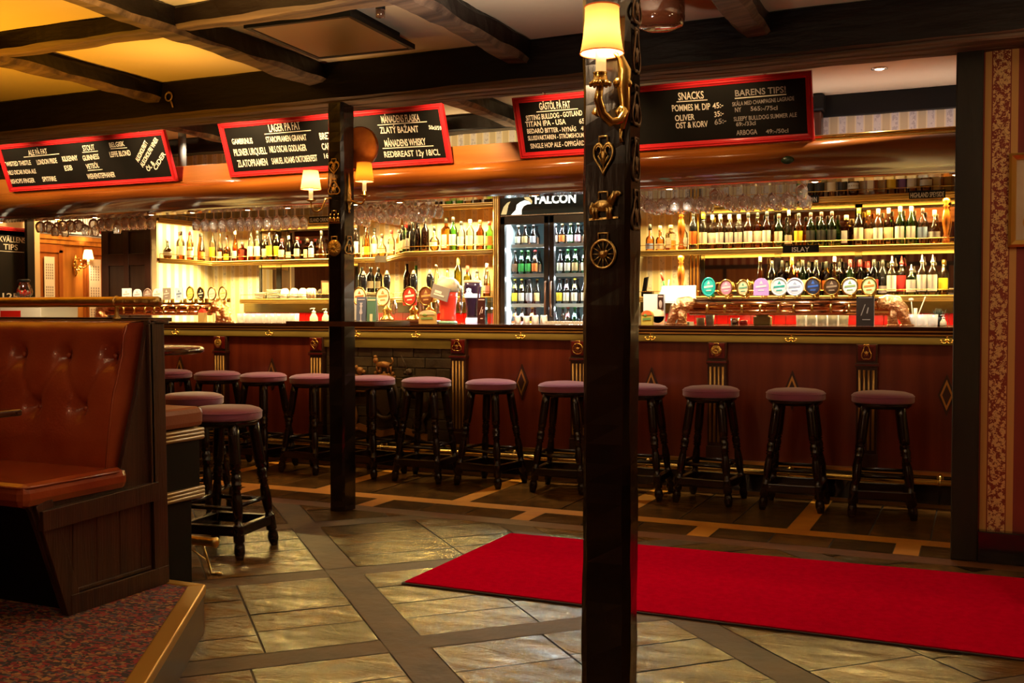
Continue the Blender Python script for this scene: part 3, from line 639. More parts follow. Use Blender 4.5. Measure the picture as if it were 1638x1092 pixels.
# ------------------------------------------------------------------ canopy over the bar
OFF = (-4.4, 6.9, 2.1)
can = thing('bar_canopy', 'long glossy mahogany canopy hung above the bar counter', 'canopy', OFF)
CX0, CX1 = -9.42, .56
prof = [(6.86, 2.325), (6.80, 2.322), (6.765, 2.305), (6.745, 2.275), (6.745, 2.245), (6.76, 2.215), (6.79, 2.185), (6.84, 2.155), (6.885, 2.135), (6.91, 2.128), (6.925, 2.115), (6.95, 2.105), (7.0, 2.10), (7.16, 2.10), (7.16, 2.14), (6.9, 2.30)]
b = MB(); b.loft([[(x, y, z) for y, z in prof] for x in (CX0, CX1)], 0, True); 
for i in range(len(b.f)): b.sm[i] = i < 12
b.build('moulding', M['mahog'], can, OFF)
b = MB(); b.box(CX0, -2.0, 6.84, 6.88, 2.325, 2.462); b.box(CX0, -2.0, 6.825, 6.85, 2.322, 2.333); b.build('frieze_board', M['mahog_board'], can, OFF, bevel=.003)
b = MB(); b.tube([(-2.0, 6.852, 2.352), (CX1, 6.852, 2.352)], .013, 10); b.box(-2.0, CX1, 6.82, 6.88, 2.322, 2.334)
for x in (-1.9, -1.3, -.75, -.1): b.tube([(x, 6.852, 2.334), (x, 6.852, 2.352)], .006, 6)
b.build('brass_rail', M['gold'], can, OFF)
b = MB()
for y in (7.28, 7.40, 7.52, 7.64): b.box(CX0 + .3, -1.05, y - .034, y + .034, 2.1645, 2.1745)
for x in (-9, -8, -7, -6, -5, -4, -3, -2, -1.1): b.box(x - .012, x + .012, 7.15, 7.72, 2.1745, 2.19)
tag(b.build('glass_rack', M['mahog_board']), 'slotted wooden glass rack under the bar canopy', 'glass rack')
b = MB(); b.ball((-1.13, 6.752, 2.205), .042, .012, .026, 12); b.build('dark_badge', mat('bottle_green_badge', (.012, .03, .012), .3), can, OFF)
# recessed spots along the canopy edge
SPX = [-8.53, -7.79, -7.325, -6.66, -6.2, -5.61, -5.2, -4.55, -4.14, -3.0, -1.98, -1.0, -.15]
t0 = None
where = ['over the far chalkboard end', 'before the stained glass', 'before the dark panelled screen', 'over the copper tap column', 'over the sweets sign', 'over the tumblers', 'over the white cups', 'behind the slim timber post', 'over the hand pumps', 'over the drinks fridge', 'over the white till screen', 'over the copper column end', 'nearest the black post']
for i, x in enumerate(SPX):
    t = thing('recessed_spotlight', 'small lit spotlight in the canopy edge ' + where[i], 'spotlight', (x, 7.04, 2.10), (0, 0, 0), 'spotlights along the canopy')
    b = MB(); b.lathe([(.026, 0), (.04, 0), (.04, -.006), (.03, -.010), (.026, -.006)], n=20, cap=False); b.build('trim_ring', M['gold'], t)
    b = MB(); b.lathe([(.027, -.004), (.018, -.009), (.0, -.011)], n=16, cap=False); b.build('lens', M['bulb'], t)
    lamp('SPOT', (x, 7.04, 2.08), 50 if i < 9 else 95, AMB if i < 9 else (1, .84, .62), (R(16 if i in (6, 7, 8, 9) else 34), 0, 0), 'spot_light', spot_size=R(112 if i in (6, 7, 8, 9) else 92), spot_blend=.45, shadow_soft_size=.035)
for x, y, lab in ((-.60, 6.95, 'round recessed ceiling light beside the snack chalkboard'), (-6.09, 6.97, 'round recessed ceiling light between ale and lager chalkboards')):
    t = thing('ceiling_downlight', lab, 'ceiling light', (x, y, 2.775))
    MB().lathe([(.03, 0), (.05, 0), (.05, -.006), (.034, -.010), (.03, -.004)], n=20, cap=False).build('trim_ring', M['steel'], t)
    MB().lathe([(.032, -.004), (.02, -.008), (0, -.010)], n=16, cap=False).build('lens', M['bulb'], t)
    lamp('SPOT', (x, y, 2.75), 80, SOFT, (0, 0, 0), 'spot_light', spot_size=R(120), spot_blend=.7, shadow_soft_size=.03)

# ------------------------------------------------------------------ hanging chalkboards
def chalkboard(name, lab, loc, rot, W_, H_, lines, rules, faint=(), chain=True):
    t = thing(name, lab, 'chalkboard', loc, rot)
    b = MB(); b.box(.02, W_ - .02, .02, H_ - .02, -.012, .0); b.build('slate', M['slate'], t)
    b = MB(); b.frame(W_, H_, [(0, -.016), (0, .014), (.008, .022), (.014, .016), (.022, .020), (.032, .010), (.040, .008), (.042, .001), (.04, -.016)]); b.build('frame', M['red_frame'], t)
    for i, (s, x0, y0, x1, h, sl) in enumerate(lines):
        b = MB(); write(b, s, x0, y0, x1, h, 0, .0015, sl, .016); b.build('chalk_lettering', M['chalk_faint'] if i in faint else M['chalk'], t)
    for x0, y0, x1, y1 in rules:
        b = MB(); b.prism([(x0, y0 - .003, .001), (x1, y1 - .003, .001), (x1, y1 + .003, .001), (x0, y0 + .003, .001)], (0, 0, .0006)); b.build('chalk_underline', M['chalk'], t)
    if chain:
        b = MB()
        for x in (W_ * .12, W_ * .86): b.tube([(x, H_ - .004, .0), (x, H_ + .03, .0), (x + .008, H_ + .05, .0)], .003, 6); b.torus((x, H_ + .012, .004), .010, .0025, 'z', 12, 5)
        b.build('hanging_ring', M['steel'], t)
    return t
TILT = (math.acos(-.148 / .4265), 0, 0)
B1L=[('ALE PÅ FAT', 0.362, 0.314, 0.593, 0.048, 0.014), ('TWISTED THISTLE', 0.026, 0.235, 0.359, 0.042, -0.007), ('LONDON PRIDE', 0.432, 0.228, 0.676, 0.045, 0.01), ('KILKENNY', 0.745, 0.238, 0.926, 0.046, 0.005), ('ESB', 0.739, 0.156, 0.832, 0.046, 0.018), ('NILS OSCAR INDIA ALE', 0.041, 0.157, 0.388, 0.04, -0.008), ('BISHOPS FINGER', 0.034, 0.076, 0.34, 0.042, -0.011), ('SPITFIRE', 0.437, 0.075, 0.605, 0.044, -0.016), ('STOUT', 1.016, 0.313, 1.152, 0.049, 0.021), ('GUINNESS', 0.984, 0.23, 1.173, 0.046, 0.032), ('VETEÖL', 0.995, 0.156, 1.145, 0.044, 0.04), ('WEIHENSTEPHANER', 0.975, 0.069, 1.296, 0.046, 0.007), ('BELGISK', 1.325, 0.324, 1.494, 0.042, 0.018), ('LEFFE BLOND', 1.301, 0.242, 1.533, 0.047, 0.012)]
B1R=[(0.293, 0.304, 0.726, 0.307), (0.999, 0.302, 1.179, 0.303), (1.003, 0.143, 1.174, 0.143), (1.327, 0.312, 1.51, 0.31)]
B2L=[('LAGER PÅ FAT', 0.474, 0.337, 0.771, 0.067, 0.005), ('GAMBRINUS', 0.091, 0.265, 0.293, 0.046, -0.026), ('STAROPRAMEN GRANAT', 0.425, 0.258, 0.807, 0.047, -0.017), ('BREZNAK', 0.929, 0.247, 1.127, 0.053, -0.012), ('PILSNER URQUELL', 0.085, 0.172, 0.407, 0.056, -0.008), ('NILS OSCAR GODLAGER', 0.437, 0.177, 0.786, 0.052, -0.017), ('CARLSBERG', 0.93, 0.168, 1.135, 0.051, -0.01), ('ZLATOPRAMEN', 0.095, 0.08, 0.39, 0.058, -0.002), ('SAMUEL ADAMS OKTOBERFEST', 0.433, 0.084, 0.866, 0.05, 0.005), ('1664', 0.933, 0.1, 1.027, 0.04, 0.011), ('MÅNADENS FLASKA', 1.499, 0.332, 1.822, 0.055, -0.032), ('ZLATÝ BAŽANT', 1.47, 0.256, 1.797, 0.049, -0.038), ('50cl/59:-', 1.885, 0.259, 2.008, 0.029, -0.141), ('MÅNADENS WHISKY', 1.49, 0.154, 1.839, 0.052, -0.022), ('REDBREAST 12y 18/CL', 1.469, 0.075, 1.942, 0.046, -0.023)]
B2R=[(0.422, 0.324, 0.861, 0.323), (1.459, 0.319, 1.878, 0.314), (1.465, 0.143, 1.897, 0.135)]
B3L=[('GÄSTÖL PÅ FAT', 0.193, 0.332, 0.421, 0.049, -0.02), ('SITTING BULLDOG - GOTLAND', 0.082, 0.265, 0.501, 0.036, 0.014), ('TITAN IPA - USA', 0.071, 0.221, 0.374, 0.038, -0.005), ('65:-', 0.472, 0.215, 0.534, 0.034, 0.036), ('BEDARÖ BITTER - NYNÄS', 0.077, 0.175, 0.444, 0.033, -0.023), ('48:-', 0.478, 0.167, 0.535, 0.03, 0.048), ('SLUSSVAKTAREN - STRÖMSHOLM', 0.076, 0.126, 0.493, 0.032, -0.01), ('SINGLE HOP ALE - OPPIGÅRDS', 0.087, 0.068, 0.507, 0.035, -0.007), ('SNACKS', 1.177, 0.317, 1.346, 0.05, -0.015), ('POMMES M. DIP', 1.129, 0.247, 1.383, 0.043, -0.028), ('45:-', 1.398, 0.243, 1.468, 0.037, 0.058), ('OLIVER', 1.143, 0.182, 1.274, 0.04, -0.001), ('35:-', 1.405, 0.188, 1.466, 0.035, 0.134), ('OST & KORV', 1.144, 0.133, 1.358, 0.04, -0.011), ('65:-', 1.403, 0.138, 1.48, 0.035, 0.12), ('BARENS TIPS!', 1.549, 0.31, 1.867, 0.041, -0.006), ('SKÅLA MED CHAMPAGNE LAGRADE', 1.526, 0.249, 1.916, 0.026, 0.018), ('NY', 1.541, 0.21, 1.582, 0.03, -0.002), ('565:-/75cl', 1.641, 0.211, 1.81, 0.028, -0.042), ('SLEEPY BULLDOG SUMMER ALE', 1.529, 0.153, 1.927, 0.028, -0.004), ('69:-/33cl', 1.542, 0.119, 1.667, 0.027, -0.001), ('ARBOGA', 1.54, 0.061, 1.674, 0.033, -0.012), ('49:-/50cl', 1.729, 0.059, 1.87, 0.027, -0.025)]
B3R=[(0.167, 0.319, 0.474, 0.317), (1.163, 0.307, 1.368, 0.303), (1.545, 0.297, 1.869, 0.296)]
ANG=[('ALKOHOLFRITT', [1.592, 0.179, 1.75, 0.334]), ('ALKOHOLFRI VINER', [1.625, 0.133, 1.869, 0.353]), ('ÖL &', [1.676, 0.094, 1.765, 0.16]), ('CIDER', [1.759, 0.099, 1.909, 0.23])]
c1 = chalkboard('chalkboard', 'red framed chalkboard listing ales, stout and wheat beer, hung farthest from the wallpapered wall', (-8.10, 6.80, 2.335), TILT, 1.956, .43, B1L, B1R)
for s, (x0, y0, x1, y1) in ANG:
    b = MB(); write(b, s, 0, 0, math.hypot(x1 - x0, y1 - y0), .040, 0, .0015, 0, .016)
    b.xf(Matrix.Translation((x0, y0, 0)) @ Matrix.Rotation(math.atan2(y1 - y0, x1 - x0), 4, 'Z')); b.build('chalk_lettering', M['chalk'], c1)
chalkboard('chalkboard', 'red framed chalkboard headed lager, partly behind the slim timber post', (-5.58, 6.80, 2.335), TILT, 2.03, .438, B2L, B2R)
chalkboard('chalkboard', 'red framed chalkboard with guest beers and snacks, crossing behind the thick timber post', (-3.0, 6.80, 2.332), TILT, 2.03, .43, B3L, B3R, faint=(14, 15, 16, 17, 18, 19, 20, 21, 22))
# tall chalkboard on the far wall, turned to the room
chalkboard('chalkboard', 'tall chalkboard with evening tips on the far wall beside the oak doors', (-9.44, 7.30, 1.05), (R(90), 0, R(90)), .86, 1.09,
           [('KVÄLLENS', .47, .93, .80, .06, 0), ('TIPS', .52, .85, .70, .06, 0), ('125:-', .50, .32, .78, .07, 0)], [(.47, .83, .78, .83)], chain=False)
o = MB(); o.lathe([(0, 0), (.128, 0), (.134, .006), (.134, .02), (.128, .026), (0, .026)], axis='y', n=36, smooth=False)
o = o.build('wooden_plaque', mat('cherry_plaque', (.42, .12, .02), .3, coat=.5, var=(5, (.32, .08, .012), (5, 1, 5))), loc=(-3.565, 5.586, 2.27)); tag(o, 'round cherry wood plaque behind the slim timber post', 'plaque')

# ------------------------------------------------------------------ bar stools
def stool_proto():
    t = thing('bar_stool', 'x', 'bar stool')
    b = MB(); b.lathe([(0, .758), (.08, .757), (.14, .751), (.172, .741), (.181, .732), (.183, .722), (.183, .694), (.178, .688), (0, .688)], n=36)
    s = b.build('seat', M['velvet'], t)
    b = MB(); b.torus((0, 0, .727), .1825, .0035, 'z', 40, 6); b.build('piping', M['velvet'], s)
    b = MB(); b.lathe([(0, .69), (.165, .69), (.168, .672), (.15, .655), (0, .655)], n=28); b.build('seat_frame', M['stool_wood'], t)
    LP = [(0, .021), (.10, .0225), (.30, .0225), (.345, .024), (.352, .017), (.365, .025), (.378, .017), (.39, .021), (.42, .0245), (.455, .020), (.465, .025), (.475, .017), (.49, .024), (.50, .016), (.54, .020),
          (.62, .0245), (.70, .020), (.745, .0165), (.755, .024), (.765, .0245), (.87, .0245), (.88, .017), (.905, .023), (.945, .0245), (.975, .020), (1.0, .016)]
    for sx in (-1, 1):
        for sy in (-1, 1):
            a, c = Vector((sx * .098, sy * .098, .68)), Vector((sx * .178, sy * .178, 0))
            b = MB(); b.tube([a.lerp(c, q) for q, _ in LP], [r_ * (1.3 if q < .34 else 1.15) for q, r_ in LP], 12); b.build('leg', M['stool_wood'], t)
    k = lambda z: .178 - .08 * z / .68
    for s_ in (-1, 1):
        e = k(.14); b = MB(); b.obox((0, s_ * e, .14), (e, 0, 0), (0, .017, 0), (0, 0, .025)); b.build('stretcher', M['stool_wood'], t, bevel=.004)
        b = MB(); b.obox((s_ * e, 0, .14), (0, e, 0), (.017, 0, 0), (0, 0, .025)); b.build('stretcher', M['stool_wood'], t, bevel=.004)
        e = k(.25); b = MB(); b.tube([(-e, s_ * e, .25), (e, s_ * e, .25)], .0115, 8); b.build('rung', M['stool_wood'], t)
        b = MB(); b.tube([(s_ * e, -e, .262), (s_ * e, e, .262)], .0115, 8); b.build('rung', M['stool_wood'], t)
    return t
ROW = [(-6.207, 6.75), (-5.699, 6.75), (-5.227, 6.74), (-4.746, 6.74), (-4.225, 6.75), (-3.745, 6.75), (-3.215, 6.75), (-2.645, 6.75), (-2.094, 6.74), (-1.612, 6.75), (-1.067, 6.75), (-.542, 6.74)]
st0 = stool_proto()
for i, (x, y) in enumerate(reversed(ROW)):
    lab = 'mauve velvet bar stool at the counter, ' + ORD[i] + ' from the red papered wall'
    rz = R([6, 2, -4, 3, 5, -8, 4, -9, -7, -5, -6, 2][i])
    if i == 0: o = st0; o.location = (x, y, 0); o.rotation_euler = (0, 0, rz); o['label'] = lab
    else: o = dup(st0, (x, y, 0), (0, 0, rz), lab)
    o['group'] = 'bar stools along the counter'
o = dup(st0, (-3.575, 4.30, 0), (0, 0, R(9)), 'mauve velvet bar stool standing alone nearest the booth end and high bench'); o['group'] = 'bar stools at the high table'
o = dup(st0, (-4.33, 4.90, 0), (0, 0, R(20)), 'mauve velvet bar stool behind the high bench, between table and counter row'); o['group'] = 'bar stools at the high table'

# high round table, mostly hidden behind the booth
t = thing('high_table', 'dark high table whose edge shows behind the leather booth', 'table', (-4.14, 4.22, 0))
MB().lathe([(0, 1.02), (.36, 1.02), (.375, 1.03), (.375, 1.045), (.365, 1.055), (0, 1.055)], n=40).build('tabletop', M['counter_top'], t)
MB().lathe([(.03, 0.05), (.045, .2), (.03, .35), (.04, .8), (.06, 1.0), (.10, 1.02)], n=16).build('pedestal', M['stool_wood'], t)
MB().lathe([(0, .06), (.08, .06), (.22, .03), (.24, 0), (0, 0)], n=24).build('base', M['stool_wood'], t)

# ------------------------------------------------------------------ raised platform with carpet
PE = [(-2.743, 3.16), (-1.78, 1.62), (-.62, -.24)]
def along(d):            # nosing line moved inwards by d
    ux, uy = .53, -.848; nx, ny = -uy * -1, -ux
    return [(PE[0][0] - d * .848, PE[0][1] - d * .53), (PE[2][0] - d * .848, PE[2][1] - d * .53)]
t = MB(); t.prism([(-9.4, 3.16, 0), (-9.4, -.24, 0), (PE[2][0], PE[2][1], 0), (PE[0][0], PE[0][1], 0)], (0, 0, .174), 0)
pf = struct('floor_platform', t, [M['riser']])
a, c = along(.045)
b = MB(); b.prism([(-9.4, 3.12, .172), (-9.4, -.24, .172), (c[0], c[1], .172), (a[0], 3.12, .172)], (0, 0, .010)); b.build('platform_carpet', M['oriental'], pf, kind='stuff')
o1, o2 = along(-.008); i1, i2 = along(.05)
b = MB(); b.prism([(o1[0], 3.165, .150), (i1[0], 3.115, .150), (i2[0], i2[1], .150), (o2[0], o2[1], .150)], (0, 0, .036)); b.prism([(-9.4, 3.168, .15), (-9.4, 3.118, .15), (i1[0], 3.118, .15), (o1[0], 3.168, .15)], (0, 0, .036))
b.build('gold_nosing', M['nosing'], pf, bevel=.006)

# ------------------------------------------------------------------ leather booth
OFF = (-5.2, 2.8, .18)
bt = thing('booth_bench', 'oxblood leather booth bench with buttoned back and oak end panel on the platform', 'bench', OFF)
RX = -2.895; LX = -7.4
out = [(2.645, .182), (3.135, .182), (3.12, 1.20), (3.055, 1.215), (2.99, .93), (2.90, .64), (2.48, .60), (2.505, .57)]
b = MB(); b.prism([(RX - .035, y, z) for y, z in out], (.02, 0, 0))
def bar2(ya, za, yb, zb, w_, x0=RX - .016, x1=RX):
    d = Vector((0, yb - ya, zb - za)); n = Vector((0, -d.z, d.y)).normalized() * w_ / 2; P = [(0, ya, za), (0, yb, zb)]
    b.prism([(x0, ya + n.y, za + n.z), (x0, ya - n.y, za - n.z), (x0, yb - n.y, zb - n.z), (x0, yb + n.y, zb + n.z)], (x1 - x0, 0, 0))
bar2(3.10, .182, 3.085, 1.205, .075); bar2(2.655, .2175, 3.135, .2175, .07, RX - .016, RX + .003); bar2(2.68, .182, 2.545, .60, .07); bar2(2.53, .535, 3.075, .555, .07, RX - .016, RX + .012)
bar2(3.06, .56, 3.05, 1.2, .02)
bar2(2.68, .262, 3.05, .262, .012, RX - .016, RX - .006)
for y in (2.72, 2.83, 2.94, 3.03): bar2(y, .25, y, .53, .085 if y < 3 else .05, RX - .017, RX - .013)
b.build('end_panel', M['wood_brown'], bt, OFF, bevel=.004)
b = MB(); b.box(LX, RX - .03, 3.085, 3.135, .182, 1.20); b.box(LX, RX, 3.07, 3.15, 1.195, 1.215); b.build('rear_panel', M['wood_dark'], bt, OFF, bevel=.004)
b = MB(); b.prism([(LX, 2.70, .182), (LX, 2.55, .59), (LX, 2.58, .59), (LX, 2.73, .182)], (RX - .04 - LX, 0, 0)); b.build('front_panel', M['black'], bt, OFF)
b = MB(); b.box(LX, RX + .005, 2.455, 2.93, .585, .668); b.build('seat', M['leather'], bt, OFF, bevel=.03)
b = MB(); b.tube([(LX, 2.462, .657), (RX - .02, 2.462, .657), (RX + .0, 2.48, .657), (RX + .003, 2.88, .657)], .0045, 6); b.build('piping', M['leather'], bt, OFF)
BUT = [(-3.0 - .241 * k, 1.076) for k in range(6)] + [(-3.124 - .241 * k, .874) for k in range(6)]
def back_depth(x, z):
    d = 0
    for bx, bz in BUT:
        q = ((x - bx) ** 2 + (z - bz) ** 2)
        if q < .06: d += .034 * math.exp(-q / .0012) + .016 * math.exp(-q / .009)
    for bx, bz in BUT:
        if bz > 1:                                        # diagonal pleats between the two rows
            for s in (-1, 1):
                ex, ez = bx + s * .122, .874; dx, dz = ex - bx, ez - bz; L2 = dx * dx + dz * dz
                u = ((x - bx) * dx + (z - bz) * dz) / L2
                if 0 < u < 1: d += .012 * math.exp(-(((x - bx - u * dx) ** 2 + (z - bz - u * dz) ** 2)) / .00012) * (1 - .5 * math.sin(math.pi * u))
    return d
XS = [LX, -6.5, -5.5, -4.6] + [-4.5 + .0125 * k for k in range(int((4.5 + RX - .045) / .0125) + 1)]
nz = 46; V = []; F = []
for j in range(nz + 1):
    z = .655 + (1.205 - .655) * j / nz
    for x in XS:
        e = max(0, 1 - (RX - .035 - x) / .03); f = max(0, (z - 1.165) / .04)
        y = 2.868 + .182 * (z - .67) + back_depth(x, z) * (1 if x > -4.55 else 0) + .028 * (1 - math.sqrt(max(0, 1 - min(1, e) ** 2))) + .035 * (1 - math.sqrt(max(0, 1 - min(1, f) ** 2))) - .012 * math.sin(math.pi * (z - .655) / .55)
        V.append((x, y, z))
n = len(XS)
F = [(j * n + i, j * n + i + 1, (j + 1) * n + i + 1, (j + 1) * n + i) for j in range(nz) for i in range(n - 1)]
b = MB(); b.add(V, F, 0, True)
xr = XS[-1]; ys = [V[j * n + n - 1] for j in range(nz + 1)]
b.add(ys + [(xr, 3.09, p[2]) for p in ys], [(j, j + nz + 1, j + nz + 2, j + 1) for j in range(nz)][::1], 0)
tp = [V[nz * n + i] for i in range(n)]; b.add(tp + [(p[0], 3.09, 1.213) for p in tp], [(i, i + 1, i + 1 + n, i + n) for i in range(n - 1)], 0, True)
bk = b.build('backrest', M['leather'], bt, OFF)
b = MB(); b.tube([(xr + .004, p[1] + .004, p[2]) for p in ys[::3]], .004, 6); b.build('edge_welt', M['leather'], bk, OFF)
for bx, bz in BUT:
    y = 2.868 + .182 * (bz - .67) + back_depth(bx, bz) - .008 - .012 * math.sin(math.pi * (bz - .655) / .55)
    b = MB(); b.ball((bx, y, bz), .011, .008, .011, 12); b.build('button', M['leather'], bk, OFF)
b = MB(); b.tube([(LX, 3.105, 1.285), (RX - .016, 3.105, 1.285), (RX - .006, 3.105, 1.285), (RX - .001, 3.105, 1.285)], [.0205, .0205, .017, .008], 16); tr = b.build('top_rail', M['old_brass'], bt, OFF)
for x in (-3.12, -4.0, -4.9, -5.8):
    b = MB(); b.lathe([(.016, 1.215), (.016, 1.222), (.008, 1.23), (.008, 1.265)], (x, 3.105, 0), 12); b.torus((x, 3.105, 1.285), .0205, .004, 'x', 16, 6); b.build('rail_bracket', M['old_brass'], tr, OFF)
b = MB(); b.box(LX, -2.99, 3.14, 3.27, 1.206, 1.222); b.build('drinks_shelf', M['wood_dark'], bt, OFF)

# pub table in front of the booth (only its corner is in the picture)
t = thing('pub_table', 'dark pub table before the booth, only its corner reaching in', 'table', (-3.45, 1.98, .182))
b = MB(); b.box(-.62, .63, -.38, .42, .728, .75); b.build('tabletop', M['counter_top'], t, bevel=.006)
MB().lathe([(.035, .04), (.05, .2), (.03, .4), (.045, .66), (.1, .728)], n=16).build('pedestal', M['stool_wood'], t)
MB().lathe([(0, .05), (.1, .05), (.24, .02), (.25, 0), (0, 0)], n=24).build('base', M['stool_wood'], t)

# ------------------------------------------------------------------ high bench behind the booth
OFF = (-5, 3.4, 0)
hb = thing('high_bench', 'black high bench with tan leather pad and gilded mouldings behind the booth', 'bench', OFF)
HX = -3.15
b = MB(); b.box(-7.2, HX - .02, 3.17, 3.575, 0, .43); b.box(-7.2, HX - .01, 3.17, 3.62, .43, .70); b.build('body', M['black'], hb, OFF)
b = MB(); b.box(-7.2, HX, 3.17, 3.645, .735, .825); b.build('pad', M['leather_tan'], hb, OFF, bevel=.025)
for z, k in ((.682, 0), (.423, 1)):
    b = MB()
    for q in range(3): b.tube([(-7.2, 3.635, z + .008 + .016 * q), (HX - .002, 3.635, z + .008 + .016 * q), (HX - .002, 3.17, z + .008 + .016 * q)], .0095, 8)
    b.box(-7.2, HX - .004, 3.17, 3.632, z - .002, z + .05); b.build('moulding', mat('worn_gilt_moulding', (.45, .30, .14), .4, .5) if k == 0 else bpy.data.materials['worn_gilt_moulding'], hb, OFF)
b = MB(); b.tube([(-7.2, 3.83, .165), (-3.265, 3.83, .165), (-3.25, 3.83, .165), (-3.24, 3.83, .165)], [.022, .022, .026, .012], 14); fr = b.build('foot_rail', M['old_brass'], hb, OFF)
b = MB(); b.tube([(-3.33, 3.83, .15), (-3.32, 3.85, .08), (-3.315, 3.872, .006), (-3.28, 3.875, .006)], .006, 8); b.tube([(-3.40, 3.83, .12), (-3.33, 3.855, .07)], .004, 6); b.ball((-3.275, 3.876, .008), .022, .012, .006, 10); b.build('rail_bracket', M['old_brass'], fr, OFF)

# ------------------------------------------------------------------ red runner
b = MB()
def rug(z0, z1, g, mi): b.prism([(-2.40 + g, 4.085 + g, z0), (2.9, 4.09 + g, z0), (2.9, 5.43 - g, z0), (-2.385 + g, 5.25 - g, z0)], (0, 0, z1 - z0), mi)
rug(.001, .007, 0, 0); o1 = thing('carpet_runner', 'long red carpet runner lying on the flagstones', 'carpet', (0, 4.7, 0))
b.build('rubber_edge', M['rug_edge'], o1, (0, 4.7, 0)); b = MB(); rug(.006, .012, .012, 0); b.build('pile', M['rug'], o1, (0, 4.7, 0))

# drinks ledge round the slim timber post
b = MB(); b.box(-3.92, -3.72, 5.28, 5.70, 1.155, 1.185); b.box(-3.565, -3.28, 5.28, 5.70, 1.155, 1.185); b.box(-3.72, -3.565, 5.28, 5.39, 1.155, 1.185); b.box(-3.72, -3.565, 5.57, 5.70, 1.155, 1.185)
tag(b.build('drinks_ledge', M['counter_top']), 'small dark ledge fixed round the slim timber post', 'ledge')
# ------------------------------------------------------------------ shaded wall lamps
def parchment(name, thru, face=(.40, .32, .20)):        # lampshade lit from within by its own bulb
    m = bpy.data.materials.new(name); m.use_nodes = True; N, L = nt(m); N.remove(N['Principled BSDF'])
    t = N.new('ShaderNodeBsdfTranslucent'); t.inputs[0].default_value = (*thru, 1); d = N.new('ShaderNodeBsdfDiffuse'); d.inputs[0].default_value = (*face, 1)
    a = N.new('ShaderNodeAddShader'); L.new(t.outputs[0], a.inputs[0]); L.new(d.outputs[0], a.inputs[1]); L.new(a.outputs[0], N['Material Output'].inputs[0]); return m
SHADE = parchment('parchment_shade', (.095, .047, .015)); SHADE_SMALL = parchment('small_parchment_shade', (.34, .19, .08)); SHADE_DIM = parchment('yellow_parchment_shade', (.085, .042, .003))
TRIM = mat('lampshade_binding', (.55, .10, .03), .8, emit=(1, .2, .03), estr=.35)
def shade(t, c, rb, rt, h, m, bend=.0, e=7, flare=0.):
    cx, cy_, z0 = c
    prof = [(rb + (rt - rb) * min(1, q * (1 + flare)) if flare == 0 else rt + (rb - rt) * (1 - q) ** 2.2, z0 + h * q) for q in [i / 8 for i in range(9)]]
    b = MB(); b.lathe(prof, (cx, cy_, 0), 28, cap=False); s = b.build('lamp_shade', m, t)
    b = MB(); b.torus((cx, cy_, z0), prof[0][0], .0018, 'z', 28, 6); b.torus((cx, cy_, z0 + h), prof[-1][0], .0022, 'z', 28, 6); b.build('binding', TRIM, s)
    lamp('POINT', (cx, cy_, z0 + h * .45), e, (1, .62, .28), name='bulb_light', parent=t, shadow_soft_size=.022)
L0 = (-1.0, 2.97, 1.85)
t = thing('wall_lamp', 'gilded scroll wall lamp with glowing cream shade on the thick timber post', 'wall lamp', L0)
shade(t, (-.017, -.08, .150), .064, .050, .134, SHADE, e=13, flare=1)
MB().tube([(-.020, -.08, .085), (-.020, -.08, .16)], [.0155, .015], 14).build('candle_tube', M['wax'], t)
b = MB(); b.lathe([(.004, .055), (.026, .058), (.03, .066), (.022, .074), (.019, .09), (.022, .095), (.014, .096)], (-.022, -.08, 0), 18)
for k in range(10): a = k * .628; b.ball((-.022 + .029 * math.cos(a), -.08 + .029 * math.sin(a), .061), .006, n=6)
b.build('drip_cup', M['gold'], t)
b = MB(); b.tube([(-.022, -.08, .055), (-.030, -.075, .02), (-.022, -.06, -.02), (0, -.045, -.045), (.022, -.03, -.038), (.034, -.02, -.012), (.022, -.018, .0), (.012, -.02, -.012), (.018, -.022, -.022)], [.011, .013, .014, .014, .013, .012, .010, .009, .007], 10)
b.tube([(-.018, -.07, .0), (-.04, -.05, -.02), (-.055, -.04, -.012), (-.05, -.038, .0)], [.010, .009, .008, .006], 8)
b.ball((.026, -.02, -.01), .016, .012, .016, 10); b.build('scroll_arm', M['gold'], t)
b = MB(); b.tube([(.022, -.006, -.06), (.03, -.006, 0), (.026, -.008, .06), (.03, -.010, .11), (.018, -.016, .15), (.004, -.03, .16)], [.008, .016, .022, .020, .012, .004], 10); b.ball((.012, -.02, .075), .016, .012, .016, 10); b.ball((.042, -.012, .07), .013, .01, .013, 8)
b.tube([(.018, -.008, -.06), (.016, -.008, -.085), (.02, -.008, -.10)], [.006, .004, .006], 6); b.build('leaf_backplate', M['gold'], t)

t = thing('wall_lamp', 'small brass wall lamp with bright white shade on the chalkboard side of the slim post', 'wall lamp', (-3.665, 5.409, 1.94))
shade(t, (-.112, -.06, .058), .063, .046, .115, SHADE_SMALL, e=6)
MB().tube([(-.112, -.06, -.01), (-.112, -.06, .07)], .013, 12).build('candle_tube', M['wax'], t)
MB().lathe([(.004, -.022), (.014, -.018), (.034, -.012), (.030, -.008), (.012, -.01)], (-.112, -.06, 0), 18).build('drip_cup', M['gold'], t)
MB().tube([(-.112, -.06, -.018), (-.11, -.06, -.05), (-.095, -.055, -.075), (-.075, -.045, -.08), (-.055, -.03, -.065), (-.045, -.02, -.03), (-.035, -.012, .0), (-.01, -.0, .006), (.0, .02, .004)], .006, 8).build('arm', M['gold'], t)
t = thing('wall_lamp', 'small brass wall lamp with yellow shade on the fridge side of the slim post', 'wall lamp', (-3.5835, 5.475, 1.94))
shade(t, (.114, 0, .105), .058, .045, .115, SHADE_DIM, e=4)
MB().tube([(.114, 0, .045), (.114, 0, .12)], .012, 12).build('candle_tube', M['wax'], t)
